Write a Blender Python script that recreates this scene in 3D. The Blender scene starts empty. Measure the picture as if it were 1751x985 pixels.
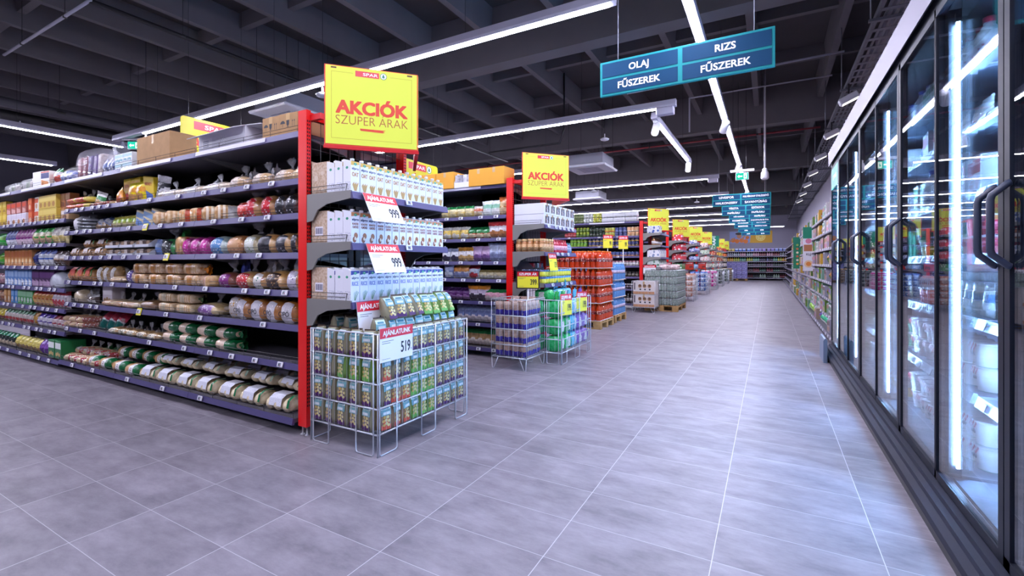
import bpy, math, random
from mathutils import Vector, Matrix
R = random.Random(11)
PI = math.pi
sc = bpy.context.scene
COL = sc.collection

# ---------------------------------------------------------------- camera, world, exposure
cd = bpy.data.cameras.new('camera')
cam = bpy.data.objects.new('camera', cd); COL.objects.link(cam)
cam.location = (0, 0, 1.19)
cam.rotation_euler = (PI/2, 0, 0.5068)
cd.sensor_width = 36.0
cd.lens = 792.6/1751*36
cd.shift_y = -43.4/1751
cd.clip_start = 0.02; cd.clip_end = 200
sc.camera = cam
sc.view_settings.view_transform = 'Standard'
sc.view_settings.look = 'None'
sc.view_settings.gamma = 1
sc.view_settings.use_curve_mapping = False
sc.view_settings.exposure = 0.1
sc.cycles.use_denoising = True
sc.cycles.max_bounces = 10
sc.cycles.transparent_max_bounces = 24
sc.cycles.sample_clamp_indirect = 6
sc.cycles.caustics_reflective = False
sc.cycles.caustics_refractive = False
w = bpy.data.worlds.new('world'); sc.world = w; w.use_nodes = True
w.node_tree.nodes['Background'].inputs[0].default_value = (0.55, 0.6, 0.9, 1)
w.node_tree.nodes['Background'].inputs[1].default_value = 0.02

STRIP_E = 110.0      # ceiling strip lights
STRIP_C = (0.80, 0.79, 1.0)
LED_E = 430.0        # cabinet door lights
LED_C = (0.36, 0.60, 1.0)

# ---------------------------------------------------------------- materials
def lin(c):
    if isinstance(c, str):
        c = tuple(int(c[i:i+2], 16) for i in (0, 2, 4))
    return tuple(((x/255)/12.92 if x <= 10 else (((x/255)+0.055)/1.055)**2.4) for x in c)
_M = {}
def mat(rgb, rough=0.5, metal=0.0, noise=None, bump=None, coat=0.0, emit=0.0, spec=0.5, c2=None, pat=None):
    key = (str(rgb), rough, metal, noise, bump, coat, emit, spec, str(c2), pat)
    if key in _M: return _M[key]
    m = bpy.data.materials.new('mat_%d' % len(_M)); m.use_nodes = True
    nt = m.node_tree; N = nt.nodes; L = nt.links
    b = N['Principled BSDF']
    col = lin(rgb)
    b.inputs['Base Color'].default_value = (*col, 1)
    b.inputs['Roughness'].default_value = rough
    b.inputs['Metallic'].default_value = metal
    b.inputs['Coat Weight'].default_value = coat
    b.inputs['Specular IOR Level'].default_value = spec
    if emit:
        b.inputs['Emission Color'].default_value = (*col, 1); b.inputs['Emission Strength'].default_value = emit
    if noise or bump or pat:
        tc = N.new('ShaderNodeTexCoord')
    if noise:
        t = N.new('ShaderNodeTexNoise'); t.inputs['Scale'].default_value = noise[0]; t.inputs['Detail'].default_value = 4
        L.new(tc.outputs['Object'], t.inputs['Vector'])
        mx = N.new('ShaderNodeMix'); mx.data_type = 'RGBA'
        rmp = N.new('ShaderNodeMapRange'); rmp.inputs[1].default_value = 0.35; rmp.inputs[2].default_value = 0.65
        L.new(t.outputs['Fac'], rmp.inputs[0]); L.new(rmp.outputs[0], mx.inputs[0])
        mx.inputs[6].default_value = (*col, 1)
        o = lin(c2) if c2 else tuple(x*(1-noise[1]) for x in col)
        mx.inputs[7].default_value = (*o, 1)
        L.new(mx.outputs[2], b.inputs['Base Color'])
    if pat:      # printed blotches of a second colour
        t = N.new('ShaderNodeTexVoronoi'); t.inputs['Scale'].default_value = pat[0]
        L.new(tc.outputs['Object'], t.inputs['Vector'])
        g = N.new('ShaderNodeMath'); g.operation = 'LESS_THAN'; g.inputs[1].default_value = pat[1]
        L.new(t.outputs['Distance'], g.inputs[0])
        mx = N.new('ShaderNodeMix'); mx.data_type = 'RGBA'
        L.new(g.outputs[0], mx.inputs[0])
        mx.inputs[6].default_value = (*col, 1); mx.inputs[7].default_value = (*lin(c2), 1)
        L.new(mx.outputs[2], b.inputs['Base Color'])
    if bump:
        t = N.new('ShaderNodeTexNoise'); t.inputs['Scale'].default_value = bump[0]; t.inputs['Detail'].default_value = 3
        L.new(tc.outputs['Object'], t.inputs['Vector'])
        bp = N.new('ShaderNodeBump'); bp.inputs['Strength'].default_value = bump[1]; bp.inputs['Distance'].default_value = 0.01
        L.new(t.outputs['Fac'], bp.inputs['Height']); L.new(bp.outputs[0], b.inputs['Normal'])
    _M[key] = m
    return m
def film(rgb, c2=None, sc_=40):            # glossy crinkled wrapping
    return mat(rgb, 0.22, bump=(sc_, 0.45), noise=(28, 0.35), c2=c2, coat=0.3)
def prt(rgb, c2, s=60, th=0.35, rough=0.35): # printed pack
    return mat(rgb, rough, pat=(s, th), c2=c2)
def crust(rgb='b8783c', c2='d8a868'):
    return mat(rgb, 0.28, noise=(22, 0.4), c2=c2, bump=(30, 0.35), coat=0.35)
def clear(tint=(0.9, 0.93, 1.0), a=0.25):   # thin clear plastic
    key = ('clear', tint, a)
    if key in _M: return _M[key]
    m = bpy.data.materials.new('clear_film_%d' % len(_M)); m.use_nodes = True
    nt = m.node_tree; N = nt.nodes; L = nt.links
    b = N['Principled BSDF']; b.inputs['Base Color'].default_value = (*tint, 1); b.inputs['Roughness'].default_value = 0.15
    if a < .12:
        N.remove(b); b = N.new('ShaderNodeBsdfGlossy'); b.inputs['Color'].default_value = (*tint, 1); b.inputs['Roughness'].default_value = 0.12
    tr = N.new('ShaderNodeBsdfTransparent'); mx = N.new('ShaderNodeMixShader'); mx.inputs[0].default_value = a
    tc = N.new('ShaderNodeTexCoord'); t = N.new('ShaderNodeTexNoise'); t.inputs['Scale'].default_value = 45
    bp = N.new('ShaderNodeBump'); bp.inputs['Strength'].default_value = 0.6; bp.inputs['Distance'].default_value = 0.01
    L.new(tc.outputs['Object'], t.inputs['Vector']); L.new(t.outputs['Fac'], bp.inputs['Height']); L.new(bp.outputs[0], b.inputs['Normal'])
    L.new(tr.outputs[0], mx.inputs[1]); L.new(b.outputs[0], mx.inputs[2]); L.new(mx.outputs[0], N['Material Output'].inputs[0])
    _M[key] = m
    return m
def emis(rgb, e):
    key = ('em', rgb, e)
    if key in _M: return _M[key]
    m = bpy.data.materials.new('light_%d' % len(_M)); m.use_nodes = True
    nt = m.node_tree; N = nt.nodes; N.remove(N['Principled BSDF'])
    em = N.new('ShaderNodeEmission'); em.inputs[0].default_value = (*rgb, 1); em.inputs[1].default_value = e
    nt.links.new(em.outputs[0], N['Material Output'].inputs[0])
    _M[key] = m
    return m
def glass_mat():
    m = bpy.data.materials.new('door_glass'); m.use_nodes = True
    nt = m.node_tree; N = nt.nodes; L = nt.links; N.remove(N['Principled BSDF'])
    g = N.new('ShaderNodeNewGeometry')
    dt = N.new('ShaderNodeVectorMath'); dt.operation = 'DOT_PRODUCT'
    L.new(g.outputs['Normal'], dt.inputs[0]); L.new(g.outputs['Incoming'], dt.inputs[1])
    def mth(op, a, b):
        n = N.new('ShaderNodeMath'); n.operation = op
        for k, x in enumerate((a, b)):
            if x is None: continue
            if isinstance(x, (int, float)): n.inputs[k].default_value = x
            else: L.new(x, n.inputs[k])
        return n.outputs[0]
    c = mth('ABSOLUTE', dt.outputs['Value'], None)
    p = mth('POWER', mth('SUBTRACT', 1.0, c), 5.0)
    fr = mth('ADD', mth('MULTIPLY', p, 0.955), 0.045)     # Schlick's reflectance of glass
    gl = N.new('ShaderNodeBsdfGlossy'); gl.inputs['Roughness'].default_value = 0.0
    tr = N.new('ShaderNodeBsdfTransparent'); tr.inputs[0].default_value = (0.93, 0.97, 1.0, 1)
    mx = N.new('ShaderNodeMixShader')
    L.new(fr, mx.inputs[0]); L.new(tr.outputs[0], mx.inputs[1]); L.new(gl.outputs[0], mx.inputs[2])
    L.new(mx.outputs[0], N['Material Output'].inputs[0])
    return m
def floor_mat():
    m = bpy.data.materials.new('floor_tiles'); m.use_nodes = True
    nt = m.node_tree; N = nt.nodes; L = nt.links; b = N['Principled BSDF']
    g = N.new('ShaderNodeNewGeometry'); sp = N.new('ShaderNodeSeparateXYZ'); L.new(g.outputs['Position'], sp.inputs[0])
    def mth(op, a, b_=None, c=None):
        n = N.new('ShaderNodeMath'); n.operation = op
        for k, x in enumerate((a, b_, c)):
            if x is None: continue
            if isinstance(x, (int, float)): n.inputs[k].default_value = x
            else: L.new(x, n.inputs[k])
        return n.outputs[0]
    def line(o, off, p, wd):
        fx = mth('DIVIDE', mth('SUBTRACT', o, off), p)
        d = mth('MULTIPLY', mth('PINGPONG', fx, 0.5), p)
        return mth('LESS_THAN', d, wd), mth('FLOOR', fx)
    l1, ix = line(sp.outputs[0], -2.601, 0.6, 0.0017)
    l2, iy = line(sp.outputs[1], 0.8077, 0.2985, 0.0014)
    grout = mth('MAXIMUM', l1, mth('MULTIPLY', l2, 0.75))  # joints along the aisle coloured brighter to stand for light they reflect
    cb = N.new('ShaderNodeCombineXYZ'); L.new(ix, cb.inputs[0]); L.new(iy, cb.inputs[1])
    wn = N.new('ShaderNodeTexWhiteNoise'); wn.noise_dimensions = '3D'; L.new(cb.outputs[0], wn.inputs['Vector'])
    mp = N.new('ShaderNodeMapping'); mp.inputs['Scale'].default_value = (1.0, 2.2, 1)
    L.new(g.outputs['Position'], mp.inputs['Vector'])
    ad = N.new('ShaderNodeVectorMath'); ad.operation = 'MULTIPLY_ADD'; L.new(wn.outputs['Color'], ad.inputs[0]); ad.inputs[1].default_value = (9, 9, 9); L.new(mp.outputs[0], ad.inputs[2])
    n1 = N.new('ShaderNodeTexNoise'); n1.inputs['Scale'].default_value = 3.2; n1.inputs['Detail'].default_value = 9; n1.inputs['Roughness'].default_value = 0.68
    L.new(ad.outputs[0], n1.inputs['Vector'])
    mr = N.new('ShaderNodeMapRange'); mr.inputs[1].default_value = 0.34; mr.inputs[2].default_value = 0.68
    L.new(n1.outputs['Fac'], mr.inputs[0])
    mx = N.new('ShaderNodeMix'); mx.data_type = 'RGBA'; L.new(mr.outputs[0], mx.inputs[0])
    mx.inputs[6].default_value = (*lin('6f6a72'), 1); mx.inputs[7].default_value = (*lin('98929a'), 1)
    tv = N.new('ShaderNodeMix'); tv.data_type = 'RGBA'; tv.blend_type = 'MULTIPLY'; tv.inputs[0].default_value = 1
    k = mth('MULTIPLY_ADD', wn.outputs['Value'], 0.10, 0.95)
    L.new(mx.outputs[2], tv.inputs[6]); L.new(k, tv.inputs[7])
    gm = N.new('ShaderNodeMix'); gm.data_type = 'RGBA'; L.new(grout, gm.inputs[0]); L.new(tv.outputs[2], gm.inputs[6]); gm.inputs[7].default_value = (*lin('c4c0c8'), 1)
    L.new(gm.outputs[2], b.inputs['Base Color'])
    b.inputs['Roughness'].default_value = 0.42; b.inputs['Specular IOR Level'].default_value = 0.45
    bp = N.new('ShaderNodeBump'); bp.inputs['Strength'].default_value = 0.12; bp.inputs['Distance'].default_value = 0.003
    L.new(n1.outputs['Fac'], bp.inputs['Height']); L.new(bp.outputs[0], b.inputs['Normal'])
    return m

# ---------------------------------------------------------------- mesh helpers
_TXT = {}
def text_geo(s, bold):
    k = (s, bold)
    if k in _TXT: return _TXT[k]
    cu = bpy.data.curves.new('lettering', 'FONT'); cu.body = s; cu.resolution_u = 3; cu.size = 1
    cu.offset = bold; cu.fill_mode = 'FRONT'
    o = bpy.data.objects.new('lettering', cu); COL.objects.link(o)
    dg = bpy.context.evaluated_depsgraph_get(); dg.update()
    me = bpy.data.meshes.new_from_object(o.evaluated_get(dg))
    vs = [(v.co.x, v.co.y) for v in me.vertices]; fs = [tuple(p.vertices) for p in me.polygons]
    bpy.data.objects.remove(o); bpy.data.curves.remove(cu); bpy.data.meshes.remove(me)
    if vs:
        x0 = min(v[0] for v in vs); x1 = max(v[0] for v in vs); y0 = min(v[1] for v in vs); y1 = max(v[1] for v in vs)
    else: x0 = y0 = 0; x1 = y1 = 1
    _TXT[k] = (vs, fs, x0, x1, y0, y1)
    return _TXT[k]

class MB:
    def __init__(s): s.v = []; s.f = []; s.mi = []; s.sm = []; s.mats = []
    def idx(s, m):
        if m not in s.mats: s.mats.append(m)
        return s.mats.index(m)
    def add(s, vs, fs, m, smooth=False, M=None):
        b = len(s.v)
        if M is not None: vs = [tuple(M @ Vector(v)) for v in vs]
        s.v += vs
        many = isinstance(m, list)
        for k, f in enumerate(fs):
            s.f.append(tuple(b+i for i in f)); s.mi.append(s.idx(m[k] if many else m)); s.sm.append(smooth)
        return s
    def box(s, x0, x1, y0, y1, z0, z1, m, M=None):
        vs = [(x0,y0,z0),(x1,y0,z0),(x1,y1,z0),(x0,y1,z0),(x0,y0,z1),(x1,y0,z1),(x1,y1,z1),(x0,y1,z1)]
        fs = [(0,3,2,1),(4,5,6,7),(0,1,5,4),(1,2,6,5),(2,3,7,6),(3,0,4,7)]
        return s.add(vs, fs, m, False, M)
    def cbox(s, x0, x1, y0, y1, z0, z1, m, c=0.004, M=None):   # box with chamfered edges
        c = min(c, (x1-x0)*0.4, (y1-y0)*0.4, (z1-z0)*0.4)
        vs = []; 
        for sx in (0, 1):
            for sy in (0, 1):
                for sz in (0, 1):
                    X = x1 if sx else x0; Y = y1 if sy else y0; Z = z1 if sz else z0
                    dx = -c if sx else c; dy = -c if sy else c; dz = -c if sz else c
                    vs += [(X, Y+dy, Z+dz), (X+dx, Y, Z+dz), (X+dx, Y+dy, Z)]
        def q(sx, sy, sz, a): return ((sx*2+sy)*2+sz)*3+a
        fs = []
        fs.append((q(0,0,0,0),q(0,0,1,0),q(0,1,1,0),q(0,1,0,0))); fs.append((q(1,0,0,0),q(1,1,0,0),q(1,1,1,0),q(1,0,1,0)))
        fs.append((q(0,0,0,1),q(1,0,0,1),q(1,0,1,1),q(0,0,1,1))); fs.append((q(0,1,0,1),q(0,1,1,1),q(1,1,1,1),q(1,1,0,1)))
        fs.append((q(0,0,0,2),q(0,1,0,2),q(1,1,0,2),q(1,0,0,2))); fs.append((q(0,0,1,2),q(1,0,1,2),q(1,1,1,2),q(0,1,1,2)))
        for a in (0, 1):
            for b in (0, 1):
                fs.append((q(a,b,0,0),q(a,b,1,0),q(a,b,1,1),q(a,b,0,1)))
                fs.append((q(a,0,b,0),q(a,1,b,0),q(a,1,b,2),q(a,0,b,2)))
                fs.append((q(0,a,b,1),q(1,a,b,1),q(1,a,b,2),q(0,a,b,2)))
                for d in (0, 1): fs.append((q(a,b,d,0),q(a,b,d,1),q(a,b,d,2)))
        return s.add(vs, fs, m, False, M)
    def path(s, pts, r, m, n=6, closed=False):
        pts = [Vector(p) for p in pts]; k = len(pts); vs = []; fs = []
        for i, p in enumerate(pts):
            a = pts[i-1] if (i > 0 or closed) else p; b = pts[(i+1) % k] if (i < k-1 or closed) else p
            d1 = (p-a).normalized() if (p-a).length > 1e-9 else Vector((0,0,0)); d2 = (b-p).normalized() if (b-p).length > 1e-9 else Vector((0,0,0))
            d = (d1+d2); d = d.normalized() if d.length > 1e-6 else (d1 if d1.length else d2)
            ref = Vector((0,0,1)) if abs(d.z) < 0.8 else Vector((1,0,0))
            if abs(d.z) >= 0.8 and abs(d.x) > 0.5: ref = Vector((0,1,0))
            if i == 0: u = d.cross(ref).normalized()
            else:
                u = u - d*u.dot(d); u = u.normalized() if u.length > 1e-6 else d.cross(ref).normalized()
            w_ = d.cross(u)
            co = max(0.5, math.sqrt(max(0.1, (1+(d1.dot(d2) if d1.length and d2.length else 1))/2)))
            for j in range(n):
                t = 2*PI*j/n
                vs.append(tuple(p + (u*math.cos(t) + w_*math.sin(t))*r/co))
        for i in range(k if closed else k-1):
            i2 = (i+1) % k
            for j in range(n): fs.append((i*n+j, i*n+(j+1) % n, i2*n+(j+1) % n, i2*n+j))
        if not closed:
            fs.append(tuple(range(n))[::-1]); fs.append(tuple((k-1)*n+j for j in range(n)))
        return s.add(vs, fs, m, n > 4)
    def tube(s, p, q, r, m, n=6): return s.path([p, q], r, m, n)
    def lathe(s, prof, n, m, c=(0, 0, 0), M=None, axis='z'):
        vs = []; fs = []; mm = []
        many = isinstance(m, list)
        for r, z in prof:
            for j in range(n):
                t = 2*PI*j/n
                vs.append((c[0]+r*math.cos(t), c[1]+r*math.sin(t), c[2]+z))
        for i in range(len(prof)-1):
            for j in range(n):
                fs.append((i*n+j, i*n+(j+1) % n, (i+1)*n+(j+1) % n, (i+1)*n+j)); mm.append(m[i] if many else m)
        fs.append(tuple(range(n))[::-1]); mm.append(mm[0]); fs.append(tuple((len(prof)-1)*n+j for j in range(n))); mm.append(mm[-2])
        if axis == 'y': M = Matrix.Rotation(-PI/2, 4, 'X') if M is None else M @ Matrix.Rotation(-PI/2, 4, 'X')
        if axis == 'x': M = Matrix.Rotation(PI/2, 4, 'Y') if M is None else M @ Matrix.Rotation(PI/2, 4, 'Y')
        return s.add(vs, fs, mm, True, M)
    def prism(s, pts, a0, a1, m, axis='y', M=None):   # pts: (p,q) outline; extruded along axis. y: (x,z)  x: (y,z)  z: (x,y)
        def w3(p, a): return (p[0], a, p[1]) if axis == 'y' else ((a, p[0], p[1]) if axis == 'x' else (p[0], p[1], a))
        n = len(pts); vs = [w3(p, a0) for p in pts]+[w3(p, a1) for p in pts]
        fs = [tuple(range(n)), tuple(range(2*n-1, n-1, -1))]+[(i, i+n, (i+1) % n+n, (i+1) % n) for i in range(n)]
        return s.add(vs, fs, m, False, M)
    def plate(s, pts, y, m):   # flat print facing -y
        return s.add([(p[0], y, p[1]) for p in pts], [tuple(range(len(pts)))], m)
    def rect(s, x0, x1, z0, z1, y, m): return s.plate([(x0,z0),(x1,z0),(x1,z1),(x0,z1)], y, m)
    def disc(s, cx, cz, rx, y, m, rz=None, n=14):
        rz = rz or rx
        return s.plate([(cx+rx*math.cos(2*PI*i/n), cz+rz*math.sin(2*PI*i/n)) for i in range(n)], y, m)
    def ring(s, cx, cz, r0, r1, y, m, n=20):
        vs = []; fs = []
        for i in range(n):
            t = 2*PI*i/n; vs += [(cx+r0*math.cos(t), y, cz+r0*math.sin(t)), (cx+r1*math.cos(t), y, cz+r1*math.sin(t))]
        for i in range(n): j = (i+1) % n; fs.append((2*i, 2*i+1, 2*j+1, 2*j))
        return s.add(vs, fs, m)
    def text(s, st, cx, cz, h, y, m, bold=0.0, w_=None, italic=0.0, align='c'):
        if bold > 0.012:       # heavy lettering: overlapped copies, shifted by a stroke's fraction
            d = (bold-0.012)*h*1.3
            for q, (dx, dz) in enumerate(((-d, -d*.6), (d, -d*.6), (-d, d*.6), (d, d*.6), (0, 0))):
                s.text1(st, cx+dx, cz+dz, h, y-.00012*q, m, 0.012, None if w_ is None else w_-2*d, italic, align)
            return s
        return s.text1(st, cx, cz, h, y, m, bold, w_, italic, align)
    def text1(s, st, cx, cz, h, y, m, bold=0.0, w_=None, italic=0.0, align='c'):   # h: height of the letters
        vs, fs, x0, x1, y0, y1 = text_geo(st, bold)
        ref = text_geo('H', bold); hh = ref[5]-ref[4]
        k = h/hh; kx = k if w_ is None else w_/(x1-x0)
        ox = (x0+x1)/2 if align == 'c' else (x0 if align == 'l' else x1)
        return s.add([(cx+(v[0]-ox+italic*v[1])*kx, y, cz+(v[1]-hh/2)*k) for v in vs], fs, m)
    def mesh(s, name):
        me = bpy.data.meshes.new(name); me.from_pydata(s.v, [], s.f)
        for m in s.mats: me.materials.append(m)
        me.polygons.foreach_set('material_index', s.mi); me.polygons.foreach_set('use_smooth', s.sm)
        me.update(); return me
    def build(s, name, parent=None, loc=(0,0,0), rz=0):
        o = bpy.data.objects.new(name, s.mesh(name)); COL.objects.link(o)
        o.location = loc; o.rotation_euler = (0, 0, rz)
        if parent is not None: o.parent = parent
        return o

def tag(o, label, cat, group=None):
    o['label'] = label; o['category'] = cat
    if group: o['group'] = group
    return o
def thing(name, label, cat, loc=(0,0,0), rz=0, group=None):
    o = bpy.data.objects.new(name, None); COL.objects.link(o); o.empty_display_size = 0.1
    o.location = loc; o.rotation_euler = (0, 0, rz)
    return tag(o, label, cat, group)
def struct(mb, name):
    o = mb.build(name); o['kind'] = 'structure'; return o

class Proto:      # a kind of product: root mesh, then parts (name, mesh, sub-parts)
    def __init__(s, name, cat, body, parts=()): s.name = name; s.cat = cat; s.body = body.mesh(name); s.parts = [(n, b.mesh(n)) for n, b in parts]
def spawn(p, loc, rz, label, group=None, scale=None, tilt=(0, 0)):
    o = bpy.data.objects.new(p.name, p.body); COL.objects.link(o)
    o.location = loc; o.rotation_euler = (tilt[0], tilt[1], rz)
    if scale: o.scale = scale if isinstance(scale, tuple) else (scale,)*3
    tag(o, label, p.cat, group)
    for n, me in p.parts:
        c = bpy.data.objects.new(n, me); COL.objects.link(c); c.parent = o
    return o
ORD = ['', 'first', 'second', 'third', 'fourth', 'fifth', 'sixth', 'seventh', 'eighth', 'ninth', 'tenth', 'eleventh', 'twelfth', 'thirteenth', 'fourteenth', 'fifteenth', 'sixteenth', 'seventeenth', 'eighteenth', 'nineteenth', 'twentieth']

# ---------------------------------------------------------------- product kinds (front faces -y, origin at the bottom centre)
WHITE = mat('e8e8ea', 0.4); INK = mat('20242c', 0.5); PAPER = mat('efeff0', 0.6); KRAFT = mat('b08a5e', 0.8, noise=(12, 0.12))
REDM = mat('d0141c', 0.35); NAVY = mat('1c2c5a', 0.4); YEL = mat('f2e21e', 0.4)
STEEL = mat('c8ccd2', 0.3, metal=0.9); WIRE = mat('c9ced6', 0.35, metal=0.7); DARKW = mat('3a3838', 0.45, metal=0.5)
def sgn(x): return -1 if x < 0 else 1
def blob(L_, W_, H_, k=2.4, q=1.0, nu=14, nv=14, jit=0.0, matfn=None, m=None, seed=1, region=None, grow=1.0, flat=0.12):
    """A loaf: length along x, rounded section; region keeps only the faces of a band or patch, grow lifts it."""
    r = random.Random(seed); mb = MB(); vs = []; fs = []; mm = []
    ph = [r.uniform(0, 6.28) for _ in range(4)]
    for i in range(nu+1):
        t = -1+2*i/nu
        rad = max(0.02, (1-abs(t)**k))**(1/k)
        for j in range(nv):
            a = 2*PI*j/nv
            c_, s_ = math.cos(a), math.sin(a)
            y = W_/2*rad*sgn(c_)*abs(c_)**q; z = H_/2*rad*sgn(s_)*abs(s_)**q
            z = max(z, -H_/2*(1-2*flat))
            n_ = 1+jit*(math.sin(5*t+3*a+ph[0])+math.sin(9*t-2*a+ph[1])*0.6)
            vs.append((t*L_/2*grow, y*n_*grow, H_/2*(1-2*flat)+z*n_*grow))
    for i in range(nu):
        for j in range(nv):
            t = -1+2*(i+0.5)/nu; a = 2*PI*(j+0.5)/nv
            if region and not region(t, math.degrees(a)): continue
            fs.append((i*nv+j, (i+1)*nv+j, (i+1)*nv+(j+1) % nv, i*nv+(j+1) % nv)); mm.append(matfn(t, a) if matfn else m)
    if region:
        us = sorted({i for f in fs for i in f}); mp = {a: b for b, a in enumerate(us)}
        vs = [vs[i] for i in us]; fs = [tuple(mp[i] for i in f) for f in fs]
    else:
        fs.append(tuple(range(nv))); mm.append(mm[0]); fs.append(tuple(nu*nv+j for j in range(nv))[::-1]); mm.append(mm[nv])
    return mb.add(vs, fs, mm, True)
def tail(x, z, ln, rad, m, up=0.0, n=12, seed=3):
    """The gathered end of a bag: a narrow neck opening into a pleated fan."""
    r = random.Random(seed); vs = []; fs = []
    prof = [(0, rad*0.55), (0.22, rad*0.2), (0.34, rad*0.22), (0.65, rad*0.7), (1.0, rad)]
    for f_, rr in prof:
        for j in range(n):
            a = 2*PI*j/n; wv = 1+(0.35 if j % 2 else -0.25)*(f_ > 0.3)*f_
            fl = 1-0.75*max(0, f_-0.3)
            vs.append((x+ln*f_+r.uniform(-.004, .004), rr*wv*math.cos(a)*fl, z+up*f_+rr*wv*math.sin(a)))
    for i in range(len(prof)-1):
        for j in range(n): fs.append((i*n+j, (i+1)*n+j, (i+1)*n+(j+1) % n, i*n+(j+1) % n))
    return MB().add(vs, fs, m, True)
def shift(mb, M):
    mb.v = [tuple(M @ Vector(v)) for v in mb.v]; return mb
RX = lambda d: Matrix.Rotation(math.radians(d), 4, 'X')
RY = lambda d: Matrix.Rotation(math.radians(d), 4, 'Y')
RZ = lambda d: Matrix.Rotation(math.radians(d), 4, 'Z')
TR = lambda x, y, z: Matrix.Translation((x, y, z))

def P_box(name, w_, d, h, base, band=None, c2=None, cat='box', top=None, word=None, wcol='ffffff', style=0, rough=0.4):
    """A printed carton pack: chamfered box with a printed front."""
    mb = MB().cbox(-w_/2, w_/2, -d/2, d/2, 0, h, mat(base, rough), min(0.004, w_*.04))
    pr_ = MB(); y = -d/2-0.0006
    if band: pr_.rect(-w_/2*.94, w_/2*.94, h*.55, h*.88, y, mat(band, rough))
    if c2:
        if style == 0: pr_.disc(0, h*.3, w_*.28, y-.0003, mat(c2, rough), min(h*.2, w_*.3))
        elif style == 1: pr_.plate([(-w_*.42, h*.05), (w_*.42, h*.05), (w_*.42, h*.32), (-w_*.42, h*.48)], y-.0003, mat(c2, rough))
        elif style == 2:
            for k in range(3): pr_.disc(-w_*.26+w_*.26*k, h*.22+h*.06*(k % 2), w_*.13, y-.0003-.0002*k, mat(c2, rough), w_*.13)
    if word: pr_.text(word, 0, h*.72, h*.12, y-.0005, mat(wcol, .5), 0.02, w_=w_*.7)
    if top: mb.rect(-w_/2*.97, w_/2*.97, h*.9, h*.97, y-.0002, mat(top, rough))
    return Proto(name, cat, mb, [('printed_front', pr_)] if pr_.f else [])
def P_pouch(name, w_, d, h, base, band=None, pic=None, top=None, cat='bag', seed=1, glossy=True, picshape='disc', lean=0):
    """A pillow bag: flat crimped seals above and below, bulging between; printed band and picture."""
    r = random.Random(seed); mb = MB(); nx, nz = 8, 12
    fm = (lambda c: film(c)) if glossy else (lambda c: mat(c, .5, bump=(30, .3)))
    def sec(z): return 0.0 if (z < 0.001 or z > 0.94) else math.sin(PI*min(1, z/.94))**0.55
    for side in (-1, 1):
        vs = []; fs = []; mm = []
        for j in range(nz+1):
            z = j/nz
            for i in range(nx+1):
                x = -1+2*i/nx
                b_ = d/2*sec(z)*(1-abs(x)**2.6)+0.0012
                wx = w_/2*(1-0.07*sec(z))*(1+0.02*r.uniform(-1, 1))
                vs.append((x*wx, side*b_*(1+.1*r.uniform(-1, 1)), z*h+0.004*r.uniform(-1, 1)*(z > .1)))
        for j in range(nz):
            for i in range(nx):
                a = j*(nx+1)+i; f = (a, a+1, a+nx+2, a+nx+1)
                fs.append(f if side < 0 else f[::-1])
                z = (j+.5)/nz; x = -1+2*(i+.5)/nx; c = base
                if top and z > .78: c = top
                elif band and .5 < z < .72: c = band
                elif pic and side < 0 and ((picshape == 'disc' and (x/.75)**2+((z-.27)/.2)**2 < 1) or (picshape == 'low' and z < .42) or (picshape == 'diag' and z < .45+.2*x)): c = pic
                mm.append(fm(c))
        mb.add(vs, fs, mm, True)
    if lean: shift(mb, RX(lean))
    return Proto(name, cat, mb)
def P_loaf(name, L_, W_, H_, base='b8783c', c2='d8a868', label=None, tailc=None, k=2.2, q=0.9, cat='bread', seed=1, jit=.02, face='front', up=.03, band=None):
    """A loaf in a clear bag: crust, printed label hugging it, gathered bag end."""
    if L_ < .22: k = min(k, 2.15)
    body = blob(L_, W_, H_, k, q, 14, 14, jit, None, crust(base, c2), seed)
    parts = [('clear_bag', blob(L_, W_, H_, max(2.0, k*.9), q, 14, 14, .05, None, clear((.95, .97, 1.0), .09), seed+50, None, 1.06))]
    if tailc is not None or up >= .1: parts.append(('bag_top', shift(tail(0, 0, .06+H_*.2, H_*.32, clear((.95, .97, 1.0), .2), .01, seed=seed+9), TR(.02, .02, H_*.9) @ RY(-65-20*(seed % 3)) )))
    if label:
        rg = (lambda t, a: abs(t) < .5 and 195 < a < 325) if face == 'front' else ((lambda t, a: abs(t) < .45 and 20 < a < 300) if face == 'wrap' else (lambda t, a: abs(t) < .45 and 60 < a < 260))
        # angle 180 is the front (-y): keep the faces around it
        rg2 = (lambda t, a: abs(t) < .52 and 140 < a < 235) if face == 'front' else ((lambda t, a: abs(t) < .4) if face == 'wrap' else (lambda t, a: abs(t) < .5 and 70 < a < 200))
        parts.append(('printed_label', blob(L_, W_, H_, k, q, 14, 14, jit, None, prt(label[0], label[1], 45, .3), seed, rg2, 1.02)))
    if tailc is not None:
        tm = clear(lin(tailc), .45) if tailc else clear()
        parts.append(('bag_end', tail(L_/2*.93, H_*.45, L_*.36+.02, H_*.42, tm, up, seed=seed)))
    return Proto(name, cat, body, parts)
def P_toast(name, w_, d, h, film_c, crumb='d9b884', tailc='e08030', cat='bread', seed=1, label=None):
    """Sliced loaf: square slices packed along x in a clear bag with a coloured twisted end."""
    mb = blob(w_, d, h, 7, .45, 16, 16, .012, lambda t, a: film(crumb, 'f0dcb8') if int((t+1)*8) % 2 else film('b98a56', 'd9b884'), None, seed, flat=.04)
    parts = [('bag_end', tail(w_/2*.9, h*.45, w_*.3+.02, h*.4, film(tailc), -.01, seed=seed))]
    parts.append(('printed_label', blob(w_, d, h, 7, .45, 16, 16, .012, None, film(film_c), seed, lambda t, a: -.35 < t < .25 and 130 < a < 250, 1.02, flat=.04)))
    return Proto(name, cat, mb, parts)
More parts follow.
